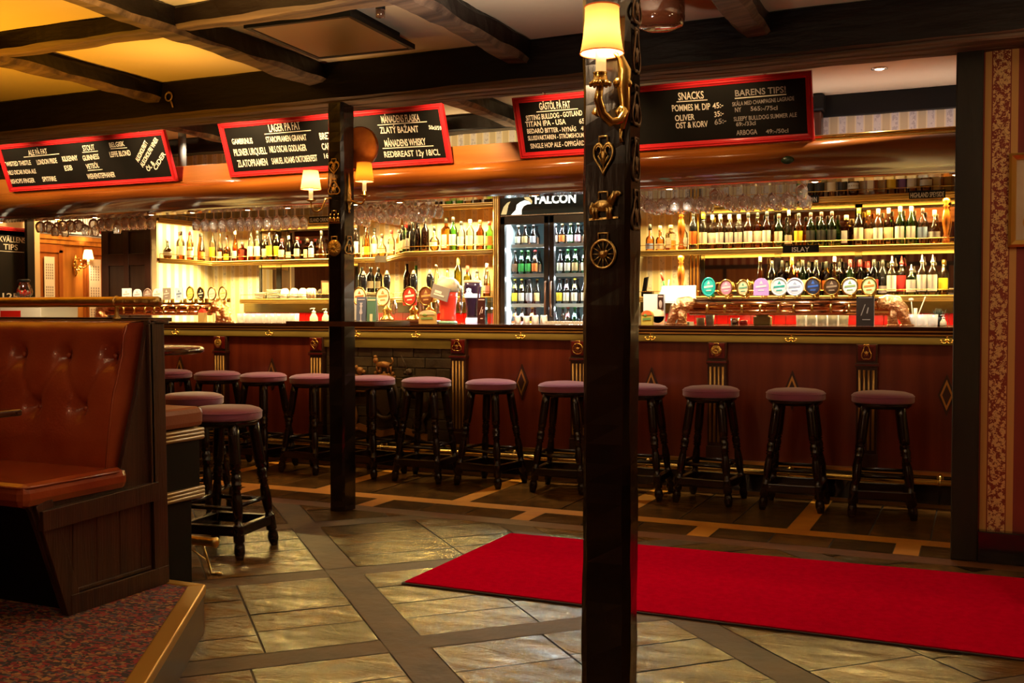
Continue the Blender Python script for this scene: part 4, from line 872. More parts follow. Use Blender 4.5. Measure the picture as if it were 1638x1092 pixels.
MB().lathe([(.004, .005), (.012, .01), (.036, .018), (.032, .022), (.014, .024), (.013, .045)], (.114, 0, 0), 18).build('drip_cup', M['gold'], t)
MB().tube([(.0, 0, -.005), (.03, 0, -.012), (.070, 0, -.03), (.095, 0, -.032), (.114, 0, -.012), (.114, 0, .008)], .006, 8).build('arm', M['gold'], t)
MB().lathe([(.002, -.09), (.010, -.08), (.005, -.07), (.014, -.055), (.008, -.045), (.020, -.02), (.020, .0), (.014, .01), (.018, .03), (.010, .08), (.006, .13), (.001, .17)], (.008, -.01, 0), 14).build('spindle', M['gold'], t)
t = thing('wall_lamp', 'glowing brass wall lamp between the oak doors in the far passage', 'wall lamp', (-9.46, 8.80, 1.78))
shade(t, (.10, .09, .06), .06, .04, .11, SHADE_SMALL, e=20)
b = MB(); b.tube([(.10, .09, .06), (.10, .09, .0), (.07, .07, -.04), (.03, .03, -.03), (0, 0, .0)], .009, 8); b.lathe([(.003, -.14), (.02, -.10), (.012, -.06), (.035, -.02), (.03, .06), (.015, .10), (.003, .12)], (.0, 0, 0), 12)
for k in range(10): a = k * .63; b.ball((.03, .05 * math.cos(a), .0 + .07 * math.sin(a)), .014, n=7)
b.build('arm', M['gold'], t)
MB().tube([(.10, .09, .0), (.10, .09, .06)], .012, 10).build('candle_tube', M['wax'], t)

# ------------------------------------------------------------------ brasses nailed to the posts
for k, z, s, lab in (('heart', 1.712, (.82, 1, 1.2), 'heart-shaped brass with scrolls on the thick timber post'), ('horse', 1.565, (.9, 1, 1.08), 'brass carthorse ornament on the thick timber post'), ('wheel', 1.420, (.95, 1, 1.05), 'round spoked brass with a bird on the thick timber post')):
    o = bpy.data.objects.new('horse_brass', BR[k]); COL.objects.link(o); o.location = (-1.038, 2.968, z); o.scale = s; tag(o, lab, 'horse brass', 'brasses on the thick timber post')
DULL = mat('tarnished_brass', (.16, .10, .05), .45, .8, bump=(40, .3)); BD = {k: brass(k).mesh('dull_casting', DULL) for k in ('crest', 'spade')}
for i, z in enumerate((2.157, 2.02, 1.852, 1.694, 1.537)):
    o = bpy.data.objects.new('horse_brass', BD[('crest', 'spade')[i % 2]]); COL.objects.link(o); o.location = (-.9575, 3.03, z); o.rotation_euler = (0, 0, R(90)); o.scale = (1.05, .7, 1.3)
    tag(o, 'dull oval brass on the side face of the thick timber post, %s from the top' % ORD[i], 'horse brass', 'brasses on the thick timber post')
for k, z, s, lab in (('heart', 2.135, 1.0, 'small drop-shaped brass, topmost on the slim timber post'), ('crest', 2.0, 1.05, 'knot-shaped brass, second from the top of the slim timber post'), ('rider', 1.822, 1.0, 'brass group of three riders on the slim timber post'), ('sun', 1.637, 1.25, 'large round rayed brass, lowest on the slim timber post')):
    o = bpy.data.objects.new('horse_brass', BRG[k] if k == 'rider' else BR[k]); COL.objects.link(o); o.location = (-3.645, 5.409, z); o.scale = (s, s, s); tag(o, lab, 'horse brass', 'brasses on the slim timber post')
o = bpy.data.objects.new('horse_brass', BR['crest']); COL.objects.link(o); o.location = (-3.5835, 5.475, 1.64); o.rotation_euler = (0, 0, R(90)); o.scale = (1.3, 1, 1.2); tag(o, 'pale shield-shaped brass below the yellow lamp on the slim timber post', 'horse brass', 'brasses on the slim timber post')

# ------------------------------------------------------------------ ceiling fittings
t = thing('ceiling_vent', 'square black ceiling vent with a fine brown mesh grille', 'vent', (-3.16, 4.68, 2.775), (0, 0, R(3)))
b = MB(); b.frame(.60, .68, [(-.012, -.083), (-.012, -.055), (.06, -.055), (.012, -.083)], x=-.30, y=-.34); b.box(-.25, .25, -.29, .29, -.058, 0); b.build('casing', M['black'], t)
gm = mat('fine_mesh_grille', (.30, .21, .10), .38, .5); N_, L_ = nt(gm); ck = N_.new('ShaderNodeTexChecker'); ck.inputs['Scale'].default_value = 160; tc_ = N_.new('ShaderNodeTexCoord'); L_.new(tc_.outputs['Object'], ck.inputs[0])
bp_ = N_.new('ShaderNodeBump'); bp_.inputs['Strength'].default_value = .3; L_.new(ck.outputs['Fac'], bp_.inputs['Height']); L_.new(bp_.outputs[0], N_['Principled BSDF'].inputs['Normal'])
b = MB(); b.box(-.297, .297, -.337, .337, -.079, -.0755); b.build('grille', gm, t)
t = thing('track_spotlight', 'small black cylinder spotlight hanging beside the square vent', 'spotlight', (-2.65, 4.33, 2.775))
MB().lathe([(.03, 0), (.03, -.02), (.024, -.025), (.024, -.08), (0, -.08)], n=16).build('housing', M['black'], t)
MB().lathe([(.024, -.08), (.022, -.115), (.0, -.118)], n=16).build('glass', mat('smoked_glass', (.10, .05, .03), .1, coat=1), t)
t = thing('ceiling_lamp', 'round dark glass ceiling lamp behind the thick timber post', 'ceiling lamp', (-1.36, 4.66, 2.775))
MB().lathe([(.05, 0), (.05, -.03), (.10, -.05), (.115, -.09), (.115, -.19), (.105, -.225), (.06, -.235), (0, -.235)], n=32).build('drum', mat('dark_amber_glass', (.10, .03, .012), .08, coat=1), t)
MB().lathe([(.116, -.08), (.119, -.085), (.119, -.10), (.116, -.105)], n=32, cap=False).build('band', M['old_brass'], t)
t = thing('iron_ring', 'iron ring and bolt hanging from the long black ceiling beam', 'hook', (-4.93, 5.39, 2.67))
b = MB(); b.torus((0, -.008, 0), .028, .006, 'y', 18, 6); b.tube([(.012, -.006, -.026), (.026, -.008, -.05), (.036, -.008, -.075)], [.008, .006, .006], 7); b.tube([(0, .012, .026), (0, -.012, .028)], .008, 7); b.build('ring', mat('rusty_iron', (.30, .20, .13), .5, .7), t)

# framed picture on the wall behind the camera, seen in the bar mirror
t = thing('picture_frame', 'framed sketch hung on the panelled wall opposite the bar mirror', 'picture', (-2.6, -1.72, 1.35), (R(90), 0, R(180)))
b = MB(); b.frame(.9, .7, [(0, 0), (0, .025), (.03, .03), (.05, .01), (.05, 0)], x=-.45, y=0); b.build('frame', M['wood_dark'], t)
b = MB(); b.box(-.41, .41, .04, .66, 0, .008); b.build('print', mat('sketch_paper', (.65, .55, .38), .7, var=(6, (.55, .42, .28))), t)
# ------------------------------------------------------------------ back bar: cabinets, tiles, mirrors
OFF = (-4, 8.9, 0)
t = thing('back_counter', 'low dark counter under the bottle shelves along the back wall', 'counter', OFF)
b = MB(); b.box(-7.86, -4.79, 8.78, 9.24, 0, .88); b.box(-4.79, -3.89, 8.24, 8.44, 0, .88); b.box(-2.86, .57, 8.78, 9.24, 0, .88); b.build('cabinet', M['wood_dark'], t, OFF)
b = MB(); b.box(-7.86, -4.79, 8.74, 9.24, .88, .92); b.box(-4.79, -3.89, 8.2, 8.44, .88, .92); b.box(-2.86, .57, 8.74, 9.24, .88, .92); b.build('worktop', M['steel'], t, OFF)
b = MB()
for x0, x1, y, n in ((-7.4, -4.79, 9.24, 26), (-4.79, -3.89, 8.445, 9), (-2.86, .57, 9.24, 34)):
    for k in range(n):
        a = x0 + (x1 - x0) * k / n
        for z in (.925, 1.028, 1.131): b.box(a + .002, a + (x1 - x0) / n - .002, y - .012, y + .002, z, z + .099)
b.build('tile_splashback', M['tile_red'], t, OFF, kind='stuff')
b = MB()
for x0, x1, y in ((-7.4, -4.79, 9.24), (-2.86, .57, 9.24)): b.box(x0, x1, y - .03, y, 1.232, 1.33)
b.box(-4.79, -3.89, 8.42, 8.445, 1.232, 1.33); b.build('olive_board', M['green_rail'], t, OFF)
for x0, x1, z0, z1, mull, lab in ((-7.2, -5.93, 1.40, 2.15, (-6.94,), 'dark framed mirror behind the cups and plates'), (-2.30, .5, 1.40, 2.15, (-1.62, -.95), 'large mirror behind the whisky and wine bottles')):
    t = thing('wall_mirror', lab, 'mirror', (x0, 9.235, z0), (R(90), 0, 0))
    b = MB(); b.box(.02, x1 - x0 - .02, .02, z1 - z0 - .02, 0, .004); b.build('glass', M['mirror'], t)
    b = MB(); b.frame(x1 - x0, z1 - z0, [(0, 0), (0, .012), (.03, .012), (.035, .002), (.035, 0)])
    for mx_ in mull: b.box(mx_ - x0 - .03, mx_ - x0 + .03, 0, z1 - z0, .004, .012)
    b.build('frame', M['black_gloss'], t)

# shelves
def shelf(path, back, z, lab, rail=True, posts=.28, off=None):
    t = thing('bottle_shelf', lab, 'shelf', (path[len(path) // 2][0], path[len(path) // 2][1], z))
    o = (path[len(path) // 2][0], path[len(path) // 2][1], z)
    b = MB(); b.prism([(x, y, z - .03) for x, y in path + back][::-1], (0, 0, .03)); b.build('board', M['mahog_board'], t, o)
    b = MB()
    for dz, r_ in ((-.008, .009), (-.026, .012), (-.042, .008)): b.tube([(x, y, z + dz) for x, y in path], r_, 8)
    P = [Vector((x, y, 0)) for x, y in path]
    for p, q in zip(P, P[1:]):
        n = (q - p).normalized(); n = Vector((-n.y, n.x, 0)) * .006
        b.prism([(p.x + n.x, p.y + n.y, z - .05), (q.x + n.x, q.y + n.y, z - .05), (q.x + n.x, q.y + n.y, z - .001), (p.x + n.x, p.y + n.y, z - .001)], tuple(n))
    b.build('gilded_edge', M['gold_shelf'], t, o)
    if rail:
        b = MB(); b.tube([(x, y + .01, z + .045) for x, y in path], .0032, 6)
        for p, q in zip(P, P[1:]):
            n = max(1, int((q - p).length / posts))
            for k in range(n + 1):
                c = p.lerp(q, k / n); b.tube([(c.x, c.y + .01, z), (c.x, c.y + .01, z + .045)], .003, 6)
        b.build('gallery_rail', M['gold'], t, o)
    return t
PL = [(-7.62, 8.16), (-7.62, 8.96), (-5.42, 8.96), (-4.76, 8.2), (-3.885, 8.2)]; BK = [(-3.885, 8.445), (-4.785, 8.445), (-4.785, 9.245), (-7.865, 9.245), (-7.865, 8.16)]
PR = [(-2.84, 8.94), (.57, 8.94)]; BRR = [(.57, 9.245), (-2.84, 9.245)]
shelf(PL, BK, 1.785, 'gilded middle shelf of bottles bending round the bay beside the fridge')
shelf(PL, BK, 2.195, 'gilded top shelf bending round the bay beside the fridge')
PL3 = [(-7.25, 8.96), (-5.42, 8.96), (-4.76, 8.2), (-3.885, 8.2)]; BK3 = [(-3.885, 8.42), (-4.785, 8.42), (-4.785, 9.21), (-7.25, 9.21)]
shelf(PL3, BK3, 1.375, 'gilded low shelf holding plates and cups, bending round the bay')
shelf(PR, BRR, 1.785, 'gilded middle whisky shelf before the large mirror'); shelf(PR, BRR, 2.195, 'gilded top whisky shelf above the large mirror')
shelf(PR, [(.57, 9.21), (-2.84, 9.21)], 1.375, 'gilded low wine shelf before the large mirror')
t = thing('fluted_column', 'brown and gilt column between the bay shelves and the drinks fridge', 'column', (-3.852, 8.2, 0))
b = MB(); b.box(-.032, .024, 0, .25, 0, 2.7); b.build('shaft', M['mahog_board'], t)
b = MB()
for dx in (-.022, -.004, .014): b.tube([(dx, -.003, 0), (dx, -.003, 2.7)], .0065, 8)
b.build('gilt_reed', M['gold_shelf'], t)
t = thing('fluted_column', 'double gilt reeded strip at the near edge of the large mirror', 'column', (-2.355, 9.205, 1.375))
b = MB(); b.box(-.05, .05, 0, .03, 0, 1.2); b.build('shaft', M['wood_dark'], t)
b = MB()
for dx in (-.032, .0, .032): b.tube([(dx, -.004, 0), (dx, -.004, 1.2)], .009, 8)
b.build('gilt_reed', M['gold_shelf'], t)
BAL = [(.030, 0), (.030, .03), (.018, .045), (.024, .06), (.016, .075), (.030, .16), (.034, .2), (.026, .26), (.014, .29), (.026, .30), (.014, .315), (.03, .335), (.03, .365)]
for x, z, lab in ((-2.43, 1.375, 'turned wooden baluster on the low shelf behind the till screen'), (-2.43, 1.785, 'turned wooden baluster on the middle shelf beside the black bottle'), (-.262, 1.785, 'turned wooden baluster on the middle shelf beside the black post')):
    o = MB().lathe(BAL, (0, 0, 0), 16).build('shelf_baluster', M['mahog'], loc=(x, 9.03, z + .001)); tag(o, lab, 'baluster')
# little chalk signs on the shelf edges
for s, x0, x1, y, z, lab, m in (('SWEETS', -7.21, -6.91, 8.935, 2.17, 'small black shelf sign reading sweets', 'slate'), ('ISLAND ORKNEY', -6.33, -6.05, 8.935, 2.185, 'small black shelf sign reading island orkney', 'slate'), ('ISLAND JURA', -5.90, -5.64, 8.935, 2.185, 'small black shelf sign reading island jura', 'slate'),
                             ('ISLAND CAMPBELTOWN', -1.60, -1.235, 8.915, 2.175, 'small black shelf sign reading island campbeltown', 'slate'), ('HIGHLAND SPEYSIDE', -.535, -.265, 8.915, 2.175, 'small black shelf sign reading highland speyside', 'slate'), ('ISLAY', -1.525, -1.23, 8.915, 1.765, 'small black shelf sign reading islay', 'slate'), ('', -5.54, -5.375, 8.935, 1.765, 'blank grey shelf tag below the red-capped bottle', 'grey')):
    b = MB(); b.box(x0, x1, y - .006, y, z - .032, z + .032, 0)
    if s:
        st = len(b.v); wd = x1 - x0; f = .26 if len(s) < 7 else .04; write(b, s, wd * f, .012, wd * (1 - f), .04, 1, .0)
        b.xf(Matrix.Translation((x0, y - .0068, z - .034)) @ Matrix.Rotation(R(90), 4, 'X'), st)
    tag(b.build('shelf_sign', [M[m], M['chalk']]), lab, 'sign')

# ------------------------------------------------------------------ bottles
GC = {'clear': (.95, .92, .84), 'amber': (.88, .52, .16), 'green': (.30, .66, .22), 'brown': (.45, .22, .07), 'dark': (.16, .09, .05), 'black': (.05, .04, .05), 'red': (.60, .14, .05), 'olive': (.45, .42, .10)}
G = {k: glass(k + '_glass', c) for k, c in GC.items()}
LIQ = mat('whisky', (.50, .20, .03), .1)
LIQ = glass('whisky_liquid', (.93, .66, .30), .3, .0)
CC = {'white': (.84, .82, .76), 'cream': (.80, .70, .48), 'black': (.02, .02, .02), 'dark': (.06, .035, .03), 'yellow': (.85, .58, .03), 'orange': (.78, .17, .02), 'blue': (.25, .36, .62), 'grey': (.42, .40, .40), 'purple': (.24, .12, .42), 'tan': (.62, .42, .16),
      'red': (.62, .03, .03), 'teal': (.25, .62, .62), 'cork': (.62, .44, .22), 'brown': (.20, .08, .03), 'steel': (.75, .74, .72), 'gold': (.80, .55, .15), 'pink': (.75, .40, .42), 'green': (.05, .35, .05), 'olive': (.20, .18, .04)}
LM = {k: mat(k + '_label', c, .55) for k, c in CC.items()}
CM = {k: mat(k + '_cap', c, .3, 1. if k in ('steel', 'gold') else 0.) for k, c in CC.items()}
PR_ = {'std': ([(0, .001), (.034, .001), (.037, .007), (.037, .178), (.034, .198), (.019, .225), (.0145, .238), (.0135, .30)], .0372, .045, .145, .262, .0158),
       'wine': ([(0, .006), (.025, .001), (.036, .003), (.0375, .010), (.0375, .185), (.032, .212), (.017, .238), (.0145, .252), (.0145, .30)], .0378, .05, .135, .225, .0156),
       'slim': ([(0, .001), (.030, .001), (.032, .006), (.032, .11), (.026, .165), (.015, .225), (.0125, .25), (.012, .30)], .0322, .03, .10, .262, .0140),
       'flask': ([(0, .001), (.036, .001), (.040, .008), (.040, .13), (.034, .155), (.016, .175), (.0135, .19), (.0135, .30)], .0402, .02, .085, .24, .0160),
       'short': ([(0, .001), (.034, .001), (.038, .012), (.038, .20), (.028, .235), (.016, .25), (.016, .30)], .0382, .04, .16, .255, .0185),
       'round': ([(0, .001), (.026, .001), (.040, .03), (.048, .085), (.042, .14), (.022, .175), (.014, .19), (.0135, .30)], .0462, .06, .11, .25, .0158),
       'square': ([(0, .001), (.046, .001), (.049, .006), (.049, .19), (.044, .205), (.018, .225), (.0155, .235), (.0155, .30)], .0355, .03, .15, .255, .0190),
       'cognac': ([(0, .001), (.040, .001), (.046, .02), (.044, .07), (.026, .13), (.015, .17), (.012, .20), (.012, .30)], .0455, .02, .05, .25, .0150),
       'wide': ([(0, .001), (.045, .001), (.049, .008), (.049, .15), (.040, .19), (.020, .235), (.016, .25), (.016, .30)], .0492, .02, .08, .235, .0178),
       'pour': ([(0, .001), (.034, .001), (.037, .007), (.037, .16), (.034, .18), (.019, .20), (.0145, .21), (.0135, .245)], .0372, .03, .15, .24, .0145)}
_bm = {}
def bmesh_(kind, typ, col):
    k = (kind, typ, col)
    if k in _bm: return _bm[k]
    prof, lr, l0, l1, c0, cr = PR_[typ]; b = MB(); sq = typ == 'square'
    if kind == 'glass_body':
        b.lathe(prof, n=4 if sq else 16, smooth=not sq)
        if sq: b.xf(Matrix.Rotation(R(45), 4, 'Z'))
        m = G[col] if col != 'black' else M['black_gloss']
    elif kind == 'liquid':
        q = [(r_ * .92, max(z, .004)) for r_, z in prof if z < .13]; q.append((q[-1][0], .12)); q.append((0, .12)); b.lathe(q, n=4 if sq else 16, cap=False, smooth=not sq)
        if sq: b.xf(Matrix.Rotation(R(45), 4, 'Z'))
        m = LIQ
    elif kind == 'label':
        if sq: b.box(-.026, .026, -lr - .001, -lr + .001, l0, l1)
        else:
            rr = lr + .0012; b.loft([[(rr * math.cos(R(a)), rr * math.sin(R(a)), z) for a in range(-168, -11, 12)] for z in (l0, l1)], 0, True, False, False)
        m = LM[col]
    else:
        if typ == 'pour': b.lathe([(.0155, .235), (.0165, .24), (.0165, .252), (.010, .256), (.008, .268), (.006, .285), (.003, .30)], n=10)
        else: b.lathe([(cr - .001, c0), (cr, c0 + .002), (cr - (.001 if typ == 'wine' else 0), .302), (cr - .003, .304), (0, .304)], n=12)
        m = CM[col]
    _bm[k] = b.mesh(kind, m); return _bm[k]
def bottle(x, y, z, h, typ, gl, lb, cp, lab, group, rz=0):
    t = thing('bottle', lab, 'bottle', (x, y, z + .0005), (0, 0, rz), group); t.scale = (1, 1, h / .304)
    def ch(n, me): o = bpy.data.objects.new(n, me); COL.objects.link(o); o.parent = t
    ch('glass_body', bmesh_('glass_body', typ, gl))
    if gl == 'clear' and typ != 'pour': ch('liquid', bmesh_('liquid', typ, 'x'))
    if lb not in ('none', 'clear'): ch('label', bmesh_('label', typ, lb))
    if cp not in ('none', 'clear'): ch('cap', bmesh_('cap', typ, cp))
    return t
BOT={
'RM':(9.03,1.785,'''-2.716 0.238 flask amber blue black
-2.623 0.224 flask amber cream cork
-2.525 0.226 square clear cream cork
-2.435 0.245 std clear white teal
-2.322 0.340 std black orange black
-2.233 0.315 std clear cream yellow
-2.161 0.306 std clear white cream
-2.083 0.304 std clear white cream
-2.001 0.300 std clear white cream
-1.920 0.297 std clear white cream
-1.839 0.310 std amber white black
-1.764 0.313 std amber white black
-1.679 0.315 std amber white black
-1.579 0.290 std green cream dark
-1.496 0.318 slim clear cream cork
-1.413 0.289 std amber yellow black
-1.315 0.290 std green black dark
-1.228 0.292 std green black dark
-1.143 0.294 std green black dark
-1.027 0.258 square brown grey cork
-0.929 0.311 std brown cream yellow
-0.855 0.293 std clear cream orange
-0.777 0.300 std clear white cream
-0.699 0.307 std brown cream cream
-0.608 0.313 std green white cream
-0.523 0.310 std green white cream
-0.437 0.291 std clear blue dark
-0.348 0.273 round clear grey cream'''),
'RT':(9.03,2.195,'''-1.401 0.357 std green none dark
-1.324 0.326 std brown black dark
-1.242 0.321 std brown black dark
-1.146 0.331 std amber cream cream
-1.061 0.336 std brown black dark
-0.972 0.341 round brown white cream
-0.898 0.337 square amber cream cream
-0.825 0.332 square amber cream red
-0.752 0.338 square amber cream cream
-0.675 0.333 std clear yellow dark
-0.598 0.339 std amber purple dark
-0.518 0.334 std amber white cream
-0.414 0.347 round clear white cream
-0.326 0.342 square clear cream cream
-0.252 0.337 square amber tan cork'''),
'RL':(9.03,1.375,'''-1.735 0.341 slim amber red cork
-1.634 0.302 wine dark cream black
-1.555 0.305 wine dark cream black
-1.467 0.330 wine amber orange yellow
-1.378 0.302 wine green cream black
-1.266 0.300 wine dark orange black
-1.189 0.288 wine dark orange black
-1.119 0.328 slim amber orange cream
-0.994 0.299 wine green orange red
-0.920 0.298 wine dark orange red
-0.860 0.286 wine dark none red
-0.807 0.296 wine dark red black
-0.744 0.299 wide black grey black
-0.667 0.328 pour clear white steel
-0.595 0.327 pour clear red red
-0.518 0.254 pour green white steel
-0.438 0.334 pour clear white steel
-0.358 0.332 pour clear white steel
-0.279 0.290 std clear yellow gold'''),
'RLB':(9.13,1.375,'''-1.530 0.304 wine dark none black
-1.430 0.297 wine dark none black
-1.342 0.300 wine dark none black
-1.091 0.295 wine dark none black
-0.708 0.293 wine dark none black'''),
'LM':(9.07,1.785,'''-7.707 0.335 std clear yellow clear
-7.657 0.163 short amber white dark
-7.603 0.332 slim clear cream clear
-7.571 0.161 short dark none dark
-7.509 0.288 flask amber yellow clear
-7.459 0.151 short red none red
-7.398 0.339 slim amber white white
-7.298 0.201 square red none dark
-7.248 0.153 short red none dark
-7.180 0.326 std clear white clear
-7.096 0.323 std clear white black
-7.023 0.267 std dark white dark
-6.940 0.325 std clear yellow clear
-6.866 0.316 std dark yellow clear
-6.778 0.227 std red cream red
-6.689 0.257 slim dark cream white
-6.577 0.241 std dark cream red
-6.497 0.225 square amber cream dark
-6.394 0.242 pour dark white clear
-6.276 0.297 cognac amber none black'''),
'LCM':(9.07,1.785,'''-5.847 0.360 std clear white dark
-5.786 0.360 slim clear white dark
-5.719 0.360 slim amber yellow dark
-5.674 0.310 std clear white black
-5.541 0.242 round clear cream dark
-5.431 0.277 std clear cream red'''),
'LCL':(9.07,1.52,'''-5.781 0.176 wine black none black
-5.699 0.175 wine black cream black
-5.647 0.174 wine black cream black'''),
'CL':(9.0,1.375,'''-5.211 0.340 wine dark none black
-5.146 0.326 std green none green
-5.111 0.276 std amber yellow yellow
-5.061 0.300 std dark none dark
-5.012 0.336 std dark grey black'''),
'BM':(8.3,1.787,'''-4.692 0.311 slim dark none clear
-4.614 0.302 std dark none black
-4.518 0.225 round clear white black
-4.434 0.307 square amber cream black
-4.326 0.303 std green white black
-4.245 0.261 std clear white black
-4.157 0.274 std clear white grey
-4.058 0.265 std brown cream brown
-3.966 0.251 std green tan red'''),
'BT':(8.3,2.195,'''-4.472 0.221 std dark none dark
-4.370 0.216 std green none dark
-4.263 0.210 std green none dark
-4.175 0.206 std clear white dark
-4.082 0.201 std dark none dark
-3.978 0.196 std dark none dark'''),
'BL':(8.3,1.375,'''-4.499 0.309 slim clear none clear
-4.461 0.167 short amber none dark
-4.384 0.251 slim clear none clear
-4.277 0.355 wine olive none olive
-4.183 0.275 wine olive none red
-4.089 0.235 std clear none black
-3.991 0.294 slim clear pink pink'''),
}
KW = {'std': '', 'wine': 'wine ', 'slim': 'slender ', 'flask': 'small ', 'short': 'stubby ', 'round': 'round-bellied ', 'square': 'square ', 'cognac': 'long-necked ', 'wide': 'broad ', 'pour': 'spirit '}
GWD = {'clear': 'clear', 'amber': 'amber', 'green': 'green', 'brown': 'brown', 'dark': 'near-black', 'black': 'black', 'red': 'red-brown', 'olive': 'olive'}
WHERE = {'RM': ('middle mirror shelf', 'from the fridge', 'bottles on the middle mirror shelf', 1), 'RT': ('top mirror shelf', 'from the fridge', 'bottles on the top mirror shelf', 1), 'RL': ('low mirror shelf', 'from the fridge', 'bottles on the low mirror shelf', 1),
         'RLB': ('low mirror shelf back row', 'from the fridge', 'wine bottles in the back row of the low mirror shelf', 1), 'LM': ('middle corner shelf', 'from the slim post', 'bottles on the middle corner shelf', -1), 'LCM': ('middle shelf', 'past the slim post', 'bottles on the middle shelf past the slim post', 1),
         'LCL': ('white cabinet', 'from the slim post', 'wine bottles standing on the white cabinet', 1), 'CL': ('low shelf corner', 'past the hand pumps', 'bottles in the low shelf corner', 1), 'BM': ('middle bay shelf', 'from the fridge', 'bottles on the middle bay shelf', -1), 'BT': ('top bay shelf', 'from the fridge', 'bottles on the top bay shelf', -1), 'BL': ('low bay shelf', 'from the fridge', 'bottles on the low bay shelf', -1)}
BR_D = BOT
put = []
for key, (Y, z, txt) in BR_D.items():
    rows = [l.split() for l in txt.split('\n')]; wh, frm, grp, sgn = WHERE[key]
    order = sorted(range(len(rows)), key=lambda i: float(rows[i][0]) * sgn)
    put = put if key == 'RLB' else [(-2.43, 9.03, .034), (-.262, 9.03, .034)] if key[0] == 'R' else []
    for i, r_ in enumerate(rows):
        x, h, typ, gl, lb, cp = float(r_[0]), float(r_[1]), *r_[2:6]
        if key == 'RT': h = .30
        if key == 'LCL': h = .25; z = 1.4305; x *= .968; Y = 8.78
        desc = GWD[gl] + ' ' + KW[typ] + 'bottle' + (', %s label' % lb if lb not in ('none', 'clear') else '') + (', %s cap' % cp if cp not in ('none', 'clear') and lb in ('none', 'clear') or cp not in ('none', 'clear') and typ in ('std', 'square') else '')
        rad = (.051 if typ == 'square' else PR_[typ][1]) + .002; dy = 0
        for dy in ((0, .035, .07, .095, -.025, .05) if key[0] == 'B' else (0, .035, .07, .1, .13, -.025, .15, .05)):
            if all((x - a) ** 2 + (Y + dy - b_) ** 2 > (rad + c) ** 2 for a, b_, c in put): break
        put.append((x, Y + dy, rad))
        lab_ = '%s, %s %s on the %s' % (desc, ORD[order.index(i)], frm, wh)
        if len(lab_.split()) > 16: lab_ = lab_.replace(', %s cap' % cp, '')
        bottle(x, Y + dy, z, h, typ, gl, lb, cp, lab_, grp, rnd.uniform(-.15, .15) + R(-12))
# slanting corner of the middle shelf
for i, (q, h, typ, gl, lb, cp) in enumerate(((.80, .26, 'std', 'amber', 'cream', 'dark'), (.62, .29, 'std', 'dark', 'cream', 'black'), (.45, .31, 'wine', 'green', 'cream', 'red'), (.28, .29, 'std', 'dark', 'white', 'black'), (.10, .28, 'wine', 'black', 'none', 'black'))):
    x, y = -4.76 + (-5.42 + 4.76) * q + .06, 8.2 + .76 * q + .075
    bottle(x, y, 1.785, h, typ, gl, lb, cp, '%s %sbottle, %s in from the bay on the slanting shelf corner' % (GWD[gl], KW[typ], ORD[4 - i]), 'bottles on the slanting shelf corner', R(-30))
for i, (y, h, typ, gl, lb, cp) in enumerate(((8.42, .21, 'round', 'dark', 'grey', 'steel'), (8.55, .30, 'std', 'clear', 'white', 'dark'), (8.605, .30, 'std', 'clear', 'cream', 'red'), (8.68, .31, 'slim', 'clear', 'white', 'red'), (8.76, .31, 'std', 'amber', 'white', 'black'), (8.845, .30, 'slim', 'amber', 'orange', 'black'), (8.945, .31, 'slim', 'dark', 'tan', 'black'))):
    bottle(-7.75 + (.065 if i % 2 else 0), y, 1.785, h, typ, gl, lb, cp, '%s %sbottle, %s label, %s in on the short return shelf' % (GWD[gl], KW[typ], lb, ORD[i]), 'bottles on the short return shelf', R(50))

# ------------------------------------------------------------------ drinks fridge
FX0, FX1, FY, FZ = -3.825, -2.90, 8.22, 2.285
OFF = (-3.36, 8.5, 0)
t = thing('drinks_fridge', 'tall black double-door drinks fridge with lit sign, full of beer bottles', 'fridge', OFF); fridge = t
b = MB(); b.box(FX0, FX0 + .035, FY + .03, 8.9, .08, FZ); b.box(FX1 - .035, FX1, FY + .03, 8.9, .08, FZ); b.box(FX0, FX1, 8.86, 8.9, .08, FZ); b.box(FX0, FX1, FY + .03, 8.9, 2.05, FZ); b.box(FX0, FX1, FY + .03, 8.9, .08, .2); b.build('cabinet', M['fridge_shell'], t, OFF)
b = MB(); b.box(FX0 + .035, FX1 - .035, 8.845, 8.86, .2, 2.05); b.box(FX0 + .035, FX0 + .045, FY + .04, 8.86, .2, 2.05); b.box(FX1 - .045, FX1 - .035, FY + .04, 8.86, .2, 2.05); b.box(FX0 + .035, FX1 - .035, FY + .05, 8.86, 2.04, 2.05); b.box(FX0 + .035, FX1 - .035, FY + .05, 8.86, .2, .21); b.build('liner', M['fridge_in'], t, OFF)
for z in (.7, 1.06, 1.305, 1.565, 1.82):
    b = MB(); b.box(FX0 + .05, FX1 - .05, FY + .075, 8.84, z - .012, z); b.box(FX0 + .05, FX1 - .05, FY + .068, FY + .078, z - .024, z + .006); b.build('wire_shelf', M['fridge_in'], t, OFF)
sg = MB(); sg.box(FX0, FX1, FY, FY + .03, 2.075, FZ); sg = sg.build('sign_panel', M['green_sign'], t, OFF)
b = MB(); write(b, 'FALCON', 0, 0, .375, .078, 0, 0, bold=.035); b.xf(Matrix.Translation((-3.495, FY - .004, 2.168)) @ Matrix.Rotation(R(90), 4, 'X') @ Matrix.Rotation(R(-1), 4, 'Z')); b.build('lettering', M['sign_white'], sg, OFF)
b = MB()
def flat(pts, mi): b.prism([(x, FY - .003, z) for x, z in pts], (0, .002, 0), mi)
flat([(-3.815, 2.085), (-3.79, 2.15), (-3.755, 2.185), (-3.725, 2.195), (-3.745, 2.165), (-3.755, 2.12), (-3.765, 2.085)][::-1], 1)      # wing
